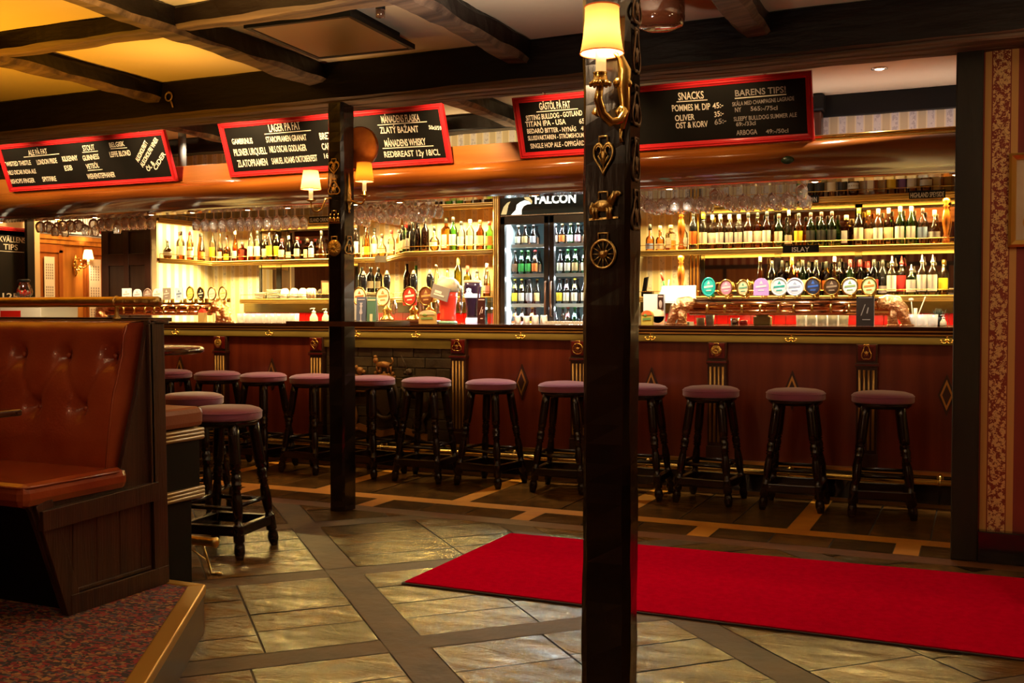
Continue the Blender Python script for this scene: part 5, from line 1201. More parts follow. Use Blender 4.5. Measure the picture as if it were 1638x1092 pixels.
flat([(-3.72, 2.078), (-3.675, 2.12), (-3.665, 2.165), (-3.635, 2.185), (-3.59, 2.20), (-3.55, 2.19), (-3.53, 2.165), (-3.565, 2.165), (-3.60, 2.15), (-3.62, 2.12), (-3.62, 2.078)][::-1], 0)   # neck and beak
flat([(-3.60, 2.235), (-3.55, 2.225), (-3.52, 2.19), (-3.525, 2.165), (-3.545, 2.19), (-3.59, 2.21)][::-1], 1)
b.torus((-3.70, FY - .004, 2.252), .022, .005, 'y', 18, 6, 0); b.build('bird_emblem', [M['sign_white'], M['sign_gold']], sg, OFF)
b = MB(); b.box(FX0 + .01, FX1 - .01, FY - .008, FY + .01, 2.066, 2.076); b.build('sign_edge', M['steel'], sg, OFF)
DG = glass('door_glass', (.97, .99, .99), .12, .01)
for k in (0, 1):
    x0 = FX0 + .005 + k * .46; x1 = x0 + .455
    b = MB(); b.box(x0, x0 + .045, FY - .01, FY + .03, .15, 2.06); b.box(x1 - .045, x1, FY - .01, FY + .03, .15, 2.06); b.box(x0, x1, FY - .01, FY + .03, 1.995, 2.06); b.box(x0, x1, FY - .01, FY + .03, .15, .24)
    d = b.build('door', M['fridge_shell'], t, OFF, bevel=.004)
    b = MB(); b.box(x0 + .045, x1 - .045, FY + .005, FY + .012, .24, 1.995); b.build('glass_pane', DG, d, OFF)
    hx = x1 - .022 if k == 0 else x0 + .022
    b = MB(); b.tube([(hx, FY - .012, 1.50), (hx, FY - .035, 1.49), (hx, FY - .035, 1.21), (hx, FY - .012, 1.20)], .009, 8); b.build('handle', mat('worn_copper_handle', (.35, .18, .10), .3, .8) if k == 0 else bpy.data.materials['worn_copper_handle'], d, OFF)
b = MB(); b.tube([(FX0 + .06, FY + .065, .3), (FX0 + .06, FY + .065, 2.0)], .009, 10); b.tube([(FX1 - .06, FY + .065, .3), (FX1 - .06, FY + .065, 2.0)], .009, 10); b.build('light_tube', mat('lit_cool_tube', (.8, 1, 1), .5, emit=(.8, .97, 1), estr=5), t, OFF)
for z, e in ((2.03, 24), (1.80, 16), (1.545, 16), (1.285, 13)):
    lamp('AREA', (-3.36, FY + .10, z - .014), e, COOL, (R(-22), 0, 0), 'fridge_light', shape='RECTANGLE', size=.8, size_y=.03)
BE_ = [(0, .001), (.028, .001), (.0305, .005), (.0305, .115), (.026, .135), (.014, .175), (.0115, .19), (.0115, .222), (.013, .224), (.013, .23)]
def beer_mesh():
    out = {}
    for k in ('brown', 'green', 'dark'):
        out[k] = MB().lathe(BE_, n=14).mesh('glass_body', G[k] if k != 'brown' else G['brown'])
    rr = .0318; lb = MB(); lb.loft([[(rr * math.cos(R(a)), rr * math.sin(R(a)), z) for a in range(-160, -19, 14)] for z in (.03, .105)], 0, True, False, False)
    nk = MB(); nk.loft([[(r_ * math.cos(R(a)), r_ * math.sin(R(a)), z) for a in range(-160, -19, 14)] for r_, z in ((.0235, .15), (.0142, .178))], 0, True, False, False)
    cp = MB().lathe([(.0138, .222), (.0145, .224), (.0138, .234), (0, .236)], n=12)
    return out, lb, nk, cp
BB, _lb, _nk, _cp = beer_mesh(); _bl = {}; _bn = {}; _bc = {}
def beer(x, y, z, h, g, l, n, c, lab):
    t = thing('beer_bottle', lab, 'bottle', (x, y, z + .0005), (0, 0, R(-12)), 'beer bottles in the drinks fridge'); t.scale = (1, 1, h / .236)
    def ch(nm, me): o = bpy.data.objects.new(nm, me); COL.objects.link(o); o.parent = t
    ch('glass_body', BB[g])
    if l not in _bl: _bl[l] = _lb.mesh('label', LM[l])
    ch('label', _bl[l])
    if n:
        if n not in _bn: _bn[n] = _nk.mesh('neck_label', LM[n])
        ch('neck_label', _bn[n])
    if c not in _bc: _bc[c] = _cp.mesh('cap', CM[c])
    ch('cap', _bc[c])
ROWS = (('upper fridge shelf', 1.82, .178, [(-3.711, 'brown', 'cream', '', 'cream'), (-3.645, 'brown', 'tan', '', 'dark'), (-3.567, 'brown', 'grey', '', 'dark'), (-3.36, 'brown', 'cream', '', 'white'), (-3.296, 'brown', 'orange', '', 'gold'), (-3.22, 'green', 'white', '', 'gold'), (-3.151, 'brown', 'pink', '', 'gold'), (-3.07, 'brown', 'cream', '', 'gold')]),
        ('second fridge shelf', 1.565, .215, [(-3.742, 'brown', 'brown', '', 'dark'), (-3.678, 'green', 'green', 'teal', 'green'), (-3.614, 'green', 'green', 'green', 'green'), (-3.549, 'brown', 'orange', 'brown', 'red'), (-3.383, 'green', 'green', '', 'dark'), (-3.313, 'dark', 'cream', '', 'dark'), (-3.243, 'green', 'cream', 'white', 'green'), (-3.174, 'green', 'tan', 'white', 'green'), (-3.09, 'green', 'cream', 'white', 'green')]),
        ('third fridge shelf', 1.305, .225, [(-3.742, 'brown', 'yellow', 'yellow', 'yellow'), (-3.676, 'brown', 'cream', 'yellow', 'yellow'), (-3.642, 'dark', 'white', '', 'dark'), (-3.60, 'dark', 'grey', '', 'dark'), (-3.543, 'dark', 'tan', '', 'gold'), (-3.383, 'dark', 'grey', '', 'dark'), (-3.318, 'dark', 'yellow', '', 'dark'), (-3.254, 'brown', 'cream', 'pink', 'dark'), (-3.179, 'dark', 'cream', 'yellow', 'yellow'), (-3.09, 'dark', 'cream', '', 'dark')]),
        ('fourth fridge shelf', 1.06, .22, [(-3.742, 'brown', 'orange', 'orange', 'cork'), (-3.674, 'brown', 'pink', 'pink', 'grey'), (-3.578, 'brown', 'yellow', 'yellow', 'gold'), (-3.36, 'dark', 'grey', '', 'green'), (-3.301, 'dark', 'grey', '', 'green'), (-3.242, 'brown', 'red', 'red', 'red'), (-3.179, 'green', 'white', 'teal', 'green'), (-3.09, 'dark', 'grey', '', 'green')]))
for rn, z, h, L_ in ROWS:
    pv = []
    for i, (x, g, l, n, c) in enumerate(L_):
        for dy in (0, .03, .06, .09):
            if all((x - a) ** 2 + (dy - b_) ** 2 > .0039 for a, b_ in pv): break
        pv.append((x, dy)); beer(x, 8.355 + dy, z, h, g, l, n, c, '%s beer bottle with %s label, %s from the bay on the %s' % ({'dark': 'near-black'}.get(g, g), l, ORD[i], rn))
for rn, z, h, L_ in ROWS:
    xs = sorted(q[0] for q in L_); k = 0
    for a, c in zip(xs, xs[1:]):
        if .062 < c - a < .12:
            beer((a + c) / 2, 8.52, z, h, 'dark', 'brown', '', 'dark', 'dark beer bottle in the back row, %s from the bay on the %s' % (ORD[k], rn)); k += 1
# ------------------------------------------------------------------ stemware hanging in the rack
def lit_white_glass(name, white, base):      # see-through glass, diffuse white mixed in to stand for caught light
    m = glass(name, (.99, .98, .97), 1.0, base, .02); N, L = nt(m); out = N['Material Output']; old = out.inputs[0].links[0].from_socket
    t = N.new('ShaderNodeBsdfTranslucent'); t.inputs[0].default_value = (1, .97, .94, 1); d = N.new('ShaderNodeBsdfDiffuse'); d.inputs[0].default_value = (1, .97, .94, 1)
    a = N.new('ShaderNodeAddShader'); L.new(t.outputs[0], a.inputs[0]); L.new(d.outputs[0], a.inputs[1])
    x = N.new('ShaderNodeMixShader'); x.inputs[0].default_value = white; L.new(old, x.inputs[1]); L.new(a.outputs[0], x.inputs[2]); L.new(x.outputs[0], out.inputs[0]); return m
GG = lit_white_glass('clear_glassware', .09, .16); GG2 = lit_white_glass('thick_glassware', .22, .14)
def stem(prof_top, h): return MB().lathe(prof_top, n=14, cap=False)
WG = [(.0, 0), (.030, -.001), (.031, -.004), (.005, -.012), (.0035, -.03), (.0035, -.085), (.006, -.095), (.026, -.108), (.036, -.125), (.0385, -.15), (.035, -.175), (.031, -.195), (.0295, -.195), (.0335, -.174), (.037, -.15), (.0345, -.127), (.024, -.111), (0, -.10)]
FLU = [(.0, 0), (.028, -.001), (.029, -.004), (.005, -.012), (.0035, -.03), (.0035, -.07), (.006, -.08), (.018, -.10), (.0235, -.13), (.024, -.17), (.0215, -.215), (.020, -.215), (.0225, -.17), (.022, -.13), (.016, -.102), (0, -.09)]
SN = [(.0, 0), (.031, -.001), (.032, -.004), (.006, -.012), (.004, -.03), (.006, -.045), (.030, -.056), (.043, -.08), (.045, -.10), (.038, -.13), (.029, -.155), (.0275, -.155), (.0365, -.13), (.0435, -.10), (.0415, -.08), (.028, -.058), (0, -.05)]
GM = {k: MB().lathe(p, n=14, cap=False).mesh('stem_glass', GG) for k, p in (('w', WG), ('f', FLU), ('s', SN))}
def hang(x0, x1, step, ys, seq, lab, grp):
    x = x0; i = 0
    while x <= x1:
        for j, y in enumerate(ys):
            o = bpy.data.objects.new('stem_glass', GM[seq[(i + (0 if i % 5 else j)) % len(seq)]]); COL.objects.link(o)
            o.location = (x + rnd.uniform(-.003, .003), y, 2.1645); o.rotation_euler = (0, 0, rnd.random()); tag(o, lab, 'glass', grp)
        x += step; i += 1
hang(-2.62, -1.12,   .099, (7.34, 7.46, 7.58), 'wwwsww', 'clear stemmed glass hanging upside down in the rack beside the fridge and whisky shelves', 'glasses hanging before the whisky shelves')
hang(-4.88, -4.05,   .099, (7.34, 7.46, 7.58), 'sws', 'clear stemmed glass hanging upside down in the rack above the hand pumps', 'glasses hanging above the hand pumps')
hang(-6.42, -5.42,   .099, (7.34, 7.46, 7.58), 'ww', 'clear stemmed glass hanging upside down in the rack near the sweets sign', 'glasses hanging near the sweets sign')
hang(-8.35, -7.05, .099, (7.34, 7.46), 'ssws', 'clear stemmed glass hanging upside down in the rack before the dark panelled screen', 'glasses hanging before the dark screen')
# ------------------------------------------------------------------ tumblers standing on the counter
TB = [(0, .004), (.026, .002), (.029, 0), (.030, .004), (.034, .078), (.0325, .078), (.028, .012), (0, .010)]
TL = MB().lathe(TB, n=12, cap=False).mesh('tumbler', GG2)
TU = MB().lathe([(r_, .078 - z) for r_, z in TB], n=12, cap=False).mesh('tumbler', GG2)
ZC = 1.1475
def stand(xs, y, me, lab, grp, z=ZC, s=1.):
    for x in xs:
        o = bpy.data.objects.new('tumbler', me); COL.objects.link(o); o.location = (x, y, z); o.scale = (s, s, s); tag(o, lab, 'glass', grp)
stand([-6.03 + .071 * k for k in range(9)], 7.46, TL, 'clear tumbler in the double row on the counter before the white cups', 'tumblers before the white cups')
stand([-6.0 + .071 * k for k in range(8)], 7.55, TL, 'clear tumbler in the double row on the counter before the white cups', 'tumblers before the white cups')
for i, x in enumerate((-3.338, -3.262, -3.187, -3.113)): stand([x], 7.50, TU, 'upturned tumbler on the counter before the fridge, %s from the dark menu' % ORD[i], 'upturned tumblers before the fridge', s=.78 if i < 2 else .86)
stand([-1.15 + .072 * k for k in range(5)], 7.47, TL, 'clear glass in the row under the long copper tap column beside the black menu', 'glasses under the copper tap column')
stand([-1.13 + .072 * k for k in range(4)], 7.56, TL, 'clear glass in the row under the long copper tap column beside the black menu', 'glasses under the copper tap column')
stand([-.43 + .07 * k for k in range(3)], 7.43, TL, 'clear glass in the cluster between copper foot and white dispenser', 'glasses between copper foot and dispenser')
stand([-.40 + .07 * k for k in range(2)], 7.52, TL, 'clear glass in the cluster between copper foot and white dispenser', 'glasses between copper foot and dispenser')
# drip mats and small wares
b = MB(); b.box(-3.07, -2.62, 7.40, 7.56, 1.147, 1.153)
for k in range(22): b.box(-3.065 + .02 * k, -3.053 + .02 * k, 7.405, 7.555, 1.153, 1.168)
tag(b.build('drip_mat', mat('pale_rubber', (.55, .47, .36), .5)), 'pale ribbed drip mat on the counter before the fridge', 'mat')
def dispenser(loc, lab, s=1.):
    t = thing('soap_dispenser', lab, 'dispenser', loc); t.scale = (s, s, s)
    MB().lathe([(0, 0), (.032, 0), (.036, .008), (.034, .045), (.018, .075), (.014, .082), (0, .082)], n=18).build('bottle_body', M['cream'], t)
    b = MB(); b.lathe([(.016, .082), (.017, .098), (.006, .10), (.006, .118), (.012, .119), (.012, .126), (0, .127)], n=12); b.tube([(0, 0, .122), (-.02, -.004, .122), (-.034, -.007, .116)], .0045, 6); b.build('pump_head', M['white'], t)
dispenser((-5.33, 7.58, ZC), 'cream pump dispenser on the counter, nearer the tumblers', 1.0); dispenser((-5.205, 7.58, ZC), 'cream pump dispenser on the counter, nearer the slim post', .95); dispenser((-.225, 7.45, ZC), 'small white pump dispenser on the counter beside the black post', .6)

# ------------------------------------------------------------------ copper tap columns
def badge_mesh(b, kind, w_, h_, mi):
    if kind == 'oval': b.lathe([(0, -.006), (.85, -.006), (1, -.003), (1, .004), (.9, .006), (0, .006)], n=24, axis='y'); st = 0
    elif kind == 'sq': b.prism([(-1, -.006, -1), (1, -.006, -1), (1, -.006, 1), (-1, -.006, 1)][::-1], (0, .012, 0))
    elif kind == 'arch': b.prism([(-1, -.006, -1), (1, -.006, -1), (1, -.006, .2), (.8, -.006, .7), (.4, -.006, .95), (0, -.006, 1), (-.4, -.006, .95), (-.8, -.006, .7), (-1, -.006, .2)][::-1], (0, .012, 0))
    b.v = [(x * w_, y, z * h_) for x, y, z in b.v]; b.m = [mi] * len(b.f)
def swirl(b, w_, h_, mi):      # abstract mark on a badge
    b.prism([(-w_ * .7, -.008, -h_ * .15), (w_ * .7, -.008, -h_ * .02), (w_ * .7, -.008, h_ * .22), (-w_ * .7, -.008, h_ * .08)][::-1], (0, .002, 0), mi)
    b.prism([(-w_ * .25, -.008, h_ * .3), (w_ * .25, -.008, h_ * .3), (0, -.008, h_ * .72)][::-1], (0, .002, 0), mi); b.prism([(-w_ * .4, -.008, -h_ * .5), (w_ * .4, -.008, -h_ * .46), (w_ * .35, -.008, -h_ * .32), (-w_ * .35, -.008, -h_ * .36)][::-1], (0, .002, 0), mi)
_bc2 = {}
def bm(c, e=0):
    if (c, e) not in _bc2: _bc2[(c, e)] = mat('badge_enamel', c, .25, coat=.5, emit=c if e else None, estr=e)
    return _bc2[(c, e)]
def column(lab, x0, x1, taps, zt, legs, py_=7.42):
    t = thing('tap_column', lab, 'beer tap column', ((x0 + x1) / 2, py_, ZC)); o = ((x0 + x1) / 2, py_, ZC)
    b = MB(); b.tube([(x0, py_, zt), (x1, py_, zt)], .046, 18); b.tube([(x0, py_ - .035, zt - .045), (x1, py_ - .035, zt - .045)], .022, 12); b.build('copper_tube', M['copper'], t, o)
    b = MB(); b.box(x0 + .02, x1 - .02, py_ - .03, py_ + .03, zt + .036, zt + .05); b.build('top_ledge', M['counter_top'], t, o, bevel=.004)
    for lx, s in legs:
        b = MB()
        b.tube([(lx - s * .10, py_, zt + .0), (lx - s * .05, py_, zt + .012), (lx, py_, zt + .004), (lx + s * .04, py_, zt - .035), (lx + s * .07, py_, zt - .09), (lx + s * .085, py_ - .01, ZC)], [.05, .062, .066, .055, .036, .03], 16)
        b.tube([(lx + s * .0, py_ - .01, zt - .02), (lx - s * .01, py_ - .02, zt - .08), (lx - s * .005, py_ - .02, ZC)], [.05, .032, .036], 14)
        b.lathe([(0, ZC), (.045, ZC), (.042, ZC + .012), (0, ZC + .012)], (lx + s * .085, py_ - .01, 0), 16); b.lathe([(0, ZC), (.042, ZC), (.04, ZC + .012), (0, ZC + .012)], (lx - s * .005, py_ - .02, 0), 16)
        b.build('hammered_foot', M['copper_h'], t, o)
    for i, (x, kind, w_, h_, face, mark, rim, e) in enumerate(taps):
        tp = MB(); tp.tube([(x, py_ - .055, zt + .01), (x, py_ - .085, zt - .0), (x, py_ - .09, zt - .05)], .010, 8); tp.lathe([(.014, zt + .045), (.016, zt + .05), (.008, zt + .058), (.007, zt + .075), (0, zt + .075)], (x, py_ - .02, 0), 10); tp.box(x + .012, x + .035, py_ - .012, py_ + .012, zt + .05, zt + .085)
        tp = tp.build('tap', [M['gold']], t, o)
        w_ *= .88; h_ *= .9; bb = MB(); badge_mesh(bb, kind, w_, h_, 0); st = len(bb.v); swirl(bb, w_, h_, 1)
        bb.v = [(q[0] + x, q[1] + py_ - .045, q[2] + zt + .072 + h_) for q in bb.v]
        if kind == 'oval': bb.torus((x, py_ - .051, zt + .072 + h_), w_, .006, n=26, k=7, mi=2, sz=h_ / w_)
        bb.build('badge', [bm(face, e), bm(mark), M['gold'] if rim else bm(face, e)], tp, o)
    return t
Wh, Cr, Tl = (.85, .84, .80), (.85, .72, .42), (.02, .42, .34)
column('long copper beer tap column with ten round badges before the whisky shelves', -1.92, -.56,
       [(-1.781, 'oval', .052, .070, Tl, (.6, .85, .8), 0, .35), (-1.655, 'oval', .050, .062, (.70, .28, .36), (.9, .8, .8), 1, .3), (-1.535, 'oval', .046, .060, (.80, .66, .34), (.2, .45, .3), 1, .2), (-1.408, 'arch', .060, .068, (.52, .30, .62), (.85, .82, .9), 0, .5), (-1.283, 'oval', .062, .066, (.80, .88, .82), (.05, .5, .45), 0, .15), (-1.177, 'oval', .064, .064, (.80, .84, .95), (.45, .55, .8), 0, .15),
        (-1.055, 'oval', .055, .066, (.03, .035, .07), (.05, .15, .6), 1, 0), (-.931, 'oval', .056, .062, (.06, .03, .015), (.35, .25, .15), 1, 0), (-.812, 'oval', .058, .064, Wh, (.35, .5, .2), 1, .2), (-.688, 'oval', .054, .064, (.55, .70, .30), (.75, .25, .05), 1, .2)], 1.285, [(-1.99, -1), (-.53, 1)])
column('long copper beer tap column behind the booth rail with square and oval badges', -7.55, -6.30,
       [(-7.284, 'sq', .062, .062, Wh, (.7, .66, .6), 0, .3), (-7.154, 'arch', .055, .058, Wh, (.7, .6, .6), 0, .3), (-7.025, 'oval', .052, .058, (.38, .26, .22), (.6, .55, .5), 0, 0), (-6.912, 'arch', .058, .06, Wh, (.6, .75, .6), 0, .3), (-6.801, 'sq', .050, .062, (.36, .30, .25), (.75, .68, .6), 0, 0), (-6.654, 'sq', .046, .062, (.66, .74, .82), (.25, .35, .5), 0, .2),
        (-6.524, 'oval', .046, .066, (.62, .62, .10), (.85, .75, .3), 1, .2), (-6.402, 'oval', .042, .062, (.02, .02, .015), (.7, .7, .5), 1, 0), (-6.274, 'oval', .050, .062, Cr, (.85, .7, .5), 1, .3), (-6.154, 'oval', .048, .064, (.85, .74, .30), (.55, .65, .2), 1, .3)], 1.275, [(-6.21, 1), (-7.62, -1)])

# ------------------------------------------------------------------ hand pumps
b = MB(); b.box(-4.80, -3.99, 7.25, 7.55, 1.147, 1.172); tag(b.build('pump_plinth', M['counter_top'], bevel=.006), 'raised dark wood plinth under the four hand pumps', 'plinth')
for i, (x, face, mark, kind) in enumerate(((-4.70, (.80, .66, .42), (.45, .16, .06), 'oval'), (-4.475, (.80, .70, .48), (.6, .3, .1), 'arch'), (-4.222, (.62, .05, .03), (.85, .75, .6), 'arch'), (-4.071, (.16, .05, .02), (.72, .36, .12), 'oval'))):
    t = thing('hand_pump', 'black handled beer pump, %s from the slim timber post' % ORD[i], 'beer pump', (x, 7.40, 1.1725), (0, 0, 0), 'hand pumps')
    MB().lathe([(0, 0), (.058, 0), (.056, .012), (.036, .03), (.030, .06), (.040, .075), (.036, .09), (.018, .105), (.015, .15), (0, .15)], n=20).build('brass_base', M['gold'], t)
    MB().lathe([(.012, .15), (.016, .18), (.020, .23), (.030, .32), (.028, .35), (.018, .375), (0, .376)], n=16).build('handle', M['black_gloss'], t)
    MB().lathe([(.017, .374), (.019, .382), (.012, .392), (.011, .402), (.006, .408), (0, .409)], n=14).build('ferrule', M['cream'], t)
    b = MB(); b.tube([(.05, .02, .05), (.055, .0, .13), (.075, -.01, .155), (.095, -.02, .13), (.098, -.02, .06)], .011, 10); b.build('spout', M['steel'], t)
    b = MB(); badge_mesh(b, kind, .062, .075, 0); swirl(b, .06, .07, 1); b.torus((0, -.005, 0), .062, .006, n=24, k=6, mi=2, sz=1.2); b.v = [(q[0], q[1] - .062, q[2] + .195) for q in b.v]; b.build('pump_clip', [bm(face), bm(mark), M['gold']], t)

# ------------------------------------------------------------------ display beers
t = thing('beer_display', 'giant red beer glass tap with foam head and tilted grey banner', 'beer tap', (-3.885, 7.36, ZC))
RED = mat('red_resin_beer', (.72, .05, .025), .15, coat=.8, emit=(.8, .05, .02), estr=.35)
MB().lathe([(0, .02), (.062, .02), (.066, .04), (.062, .08), (.066, .14), (.076, .20), (.082, .25), (0, .25)], n=28).build('red_beer', RED, t)
MB().lathe([(0, 0), (.075, 0), (.078, .008), (.07, .02), (0, .02)], n=24).build('base', mat('green_glass_base', (.25, .5, .35), .1, coat=.8), t)
b = MB(); b.lathe([(.084, .25), (.094, .27), (.096, .30), (.085, .33), (.06, .355), (.03, .365), (0, .367)], n=28); b.ball((-.03, -.02, .33), .05, n=12); b.ball((.04, -.02, .31), .05, n=12); b.build('foam', M['cream'], t)
b = MB(); b.obox((-.02, -.092, .245), (.075, .0, -.022), (0, .006, 0), (.016, 0, .052)); b.build('grey_banner', M['grey'], t)
b = MB(); b.obox((-.035, -.099, .25), (.03, 0, -.009), (0, .001, 0), (.003, 0, .01)); b.obox((-.03, -.099, .225), (.045, 0, -.013), (0, .001, 0), (.002, 0, .006)); b.build('banner_mark', M['white'], t)
b = MB(); b.tube([(.085, 0, .30), (.115, -.01, .29), (.125, -.01, .24), (.12, -.01, .17)], [.016, .014, .013, .010], 10); b.tube([(.12, -.012, .17), (.121, -.012, .13), (.122, -.012, .07)], [.016, .014, .004], 10); b.build('spout', M['steel'], t)
t = thing('beer_display', 'giant dark beer glass with lit white foot and white emblem', 'beer tap', (-3.665, 7.36, ZC))
GLOW = mat('lit_glass_foot', (.9, .85, .95), .3, emit=(1, .88, 1), estr=1.1)
MB().lathe([(0, 0), (.055, 0), (.058, .01), (.055, .045), (0, .045)], n=26).build('lit_foot', GLOW, t)
MB().lathe([(0, .045), (.050, .045), (.050, .07), (.054, .14), (.062, .22), (.072, .29), (.070, .325), (0, .325)], n=28).build('dark_beer', mat('dark_violet_beer', (.035, .018, .05), .1, coat=1), t)
MB().lathe([(.070, .32), (.072, .33), (.068, .342), (0, .345)], n=26).build('foam', M['cream'], t)
rr = .0645; b = MB(); b.loft([[((rr + dz) * math.cos(R(a)), (rr + dz) * math.sin(R(a)), z) for a in range(-150, -29, 12)] for z, dz in ((.205, -.001), (.235, .003))], 0, True, False, False)
for k in (-.012, .012): b.ball((k, -.068, .262), .010, .004, .016, 8)
b.ball((0, -.069, .272), .009, .004, .010, 8); b.prism([(-.03, -.066, .236), (.03, -.066, .236), (.018, -.068, .25), (-.018, -.068, .25)][::-1], (0, .004, 0)); b.build('emblem', M['sign_white'], t)

# ------------------------------------------------------------------ menus, signs, boxes on the counter
def menu(name, x0, x1, y, h, face, edge, lab, marks, rz=0, dep=.03, m2=None):
    t = thing(name, lab, 'menu', ((x0 + x1) / 2, y, ZC), (0, 0, rz)); w_ = (x1 - x0) / 2
    b = MB(); b.prism([(-w_, 0, 0), (w_, 0, 0), (w_, dep * .4, h), (-w_, dep * .4, h)], (0, .008, 0)); b.build('front_card', face, t)
    b = MB(); b.prism([(-w_, dep * 1.6, 0), (w_, dep * 1.6, 0), (w_, dep * .5 + .008, h), (-w_, dep * .5 + .008, h)], (0, .004, 0)); b.build('back_card', edge, t)
    if marks: b = MB(); [b.prism([(a * w_, dep * .4 * z0 - .001, z0 * h), (c * w_, dep * .4 * z0 - .001, z0 * h), (e * w_, dep * .4 * z1 - .001, z1 * h), (d * w_, dep * .4 * z1 - .001, z1 * h)], (0, -.001, 0)) for a, c, d, e, z0, z1 in marks]; b.build('printed_mark', m2 or M['gold_line'], t)
    return t
lmp = [(-.2, .2, -.2, .2, .08, .12), (-.08, .08, -.08, .08, .12, .35), (-.25, .25, -.35, .35, .35, .42), (-.3, .3, -.12, .12, .42, .6), (-.2, .2, -.3, .3, .6, .68), (-.12, .12, -.3, .3, .68, .78), (-.7, .7, -.7, .7, .88, .92)]
menu('menu_card', -4.655, -4.565, 7.21, .215, mat('slate_blue_card', (.10, .12, .20), .4), M['paper'], 'slate blue folded menu with lamp drawing on the counter by the pumps', lmp, 0, .03, mat('pale_ink', (.50, .46, .55), .5))
menu('menu_card', -4.56, -4.475, 7.22, .21, mat('green_card', (.09, .19, .14), .4), M['paper'], 'dark green folded menu beside the slate blue one', [(-.3, .3, -.3, .3, .10, .36), (-.9, .9, -.9, .9, .88, .93)], 0, .03, M['cream'])
menu('menu_card', -3.595, -3.53, 7.30, .205, mat('brown_black_card', (.05, .012, .010), .3), M['paper'], 'narrow dark brown menu in a clear holder beside the dark beer', [(-.5, -.35, .1, .3, .35, .65), (.1, .3, .3, .5, .4, .55), (-.2, .5, -.2, .5, .18, .22), (-.8, .8, -.8, .8, .9, .94)], 0, .03, mat('pink_ink', (.7, .5, .45), .5))
b = MB(); b.box(-3.522, -3.475, 7.30, 7.33, ZC, ZC + .205); tag(b.build('menu_holder', glass('acrylic', (.78, .88, .84), .8, .12)), 'clear acrylic menu holder leaning by the fridge', 'holder')
menu('menu_card', -.760, -.648, 7.28, .20, mat('black_card', (.012, .008, .008), .25), M['paper'], 'large black folded menu standing under the copper column', [(-.5, -.4, -.05, .05, .35, .72), (.15, .3, .3, .42, .42, .62), (-.3, .6, -.3, .6, .2, .23), (-.8, .8, -.8, .8, .94, .96)], 0, .03, mat('dim_ink', (.22, .18, .16), .5))
def beermat(name, x, y, w_, h, body, top, mark, lab, rz=0):
    t = thing(name, lab, 'beer mat sign', (x, y, ZC), (0, 0, rz))
    P = [(-w_, 0, 0), (w_, 0, 0), (w_, 0, h * .68)] + [(w_ * math.cos(a), 0, h * .68 + h * .32 * math.sin(a)) for a in [math.pi * k / 10 for k in range(1, 10)]] + [(-w_, 0, h * .68)]
    b = MB(); b.prism(P, (0, .03, 0)); b.build('card', body, t)
    b = MB(); b.prism([(px_ * .92, -.001, pz_) for px_, _, pz_ in P[2:]], (0, -.002, 0)); b.build('rounded_head', top, t)
    b = MB(); b.prism([(-w_ * .7, -.002, h * .30), (w_ * .7, -.002, h * .34), (w_ * .7, -.002, h * .5), (-w_ * .7, -.002, h * .45)], (0, -.001, 0)); b.ball((-w_ * .25, -.003, h * .66), w_ * .28, .002, h * .1, 10); b.build('printed_mark', mark, t)
OCH = mat('ochre_card', (.60, .40, .12), .6)
beermat('beer_mat_sign', -4.0, 7.22, .075, .105, OCH, M['cream'], mat('green_ink', (.25, .35, .10), .6), 'round-topped tan beer mat sign before the red beer glass')
beermat('beer_mat_sign', -2.218, 7.30, .043, .105, mat('lime_card', (.58, .45, .06), .6), mat('orange_card', (.75, .16, .03), .6), mat('green_ink_dark', (.15, .3, .06), .6), 'yellow-green round-topped beer mat sign near the thick post')
b = MB(); b.lathe([(0, 0), (.05, 0), (.05, .012), (0, .012)], axis='y', n=24); b.prism([(-.05, -.012, -.06), (.05, -.012, -.06), (.05, -.012, 0), (-.05, -.012, 0)], (0, .012, 0)); o = b.build('beer_mat_sign', mat('peach_card', (.85, .50, .25), .6), loc=(-2.15, 7.36, ZC + .062)); tag(o, 'peach round-topped beer mat sign behind the yellow-green one', 'beer mat sign')
t = thing('beer_mat_sign', 'orange and olive block sign against the booth-side copper column foot', 'beer mat sign', (-6.315, 7.27, ZC))
b = MB(); b.box(-.035, .035, 0, .04, 0, .085); b.build('card', OCH, t); b = MB(); b.prism([(-.035, 0, .085), (.035, 0, .085), (.01, 0, .118), (-.02, 0, .11)], (0, .04, 0)); b.build('red_head', mat('vermilion_card', (.70, .06, .03), .6), t)

# till and white boxes
t = thing('till_screen', 'white till with slanted bright screen behind the copper column foot', 'till', (-2.06, 7.52, ZC))
b = MB(); b.prism([(-.15, -.02, .16), (.15, -.02, .16), (.135, .05, .29), (-.115, .05, .29)], (0, .02, 0)); b.build('screen_shell', M['white'], t)
b = MB(); b.prism([(-.125, -.019, .175), (.128, -.019, .175), (.115, .043, .278), (-.095, .043, .278)], (0, -.006, .002)); b.build('screen', mat('lit_till_screen', (.9, .9, .85), .4, emit=(1, .96, .85), estr=1.6), t)
b = MB(); b.box(-.05, .05, .03, .09, .0, .18); b.box(-.10, .10, .0, .13, 0, .02); b.build('stand', M['grey'], t)
b = MB(); b.box(-2.275, -2.12, 7.40, 7.44, ZC, ZC + .225); o = b.build('white_card', M['white']); tag(o, 'large white card with a dark picture standing before the till', 'card')
b = MB(); b.box(-2.165, -2.12, 7.394, 7.400, ZC + .11, ZC + .222, 0); b.ball((-2.143, 7.394, ZC + .15), .013, .002, .03, 10, 1); b.box(-2.16, -2.125, 7.393, 7.394, ZC + .20, ZC + .212, 1); tag(b.build('leaflet', [M['wood_dark'], mat('beige_ink', (.5, .38, .3), .5)]), 'narrow dark leaflet propped on the large white card', 'leaflet')
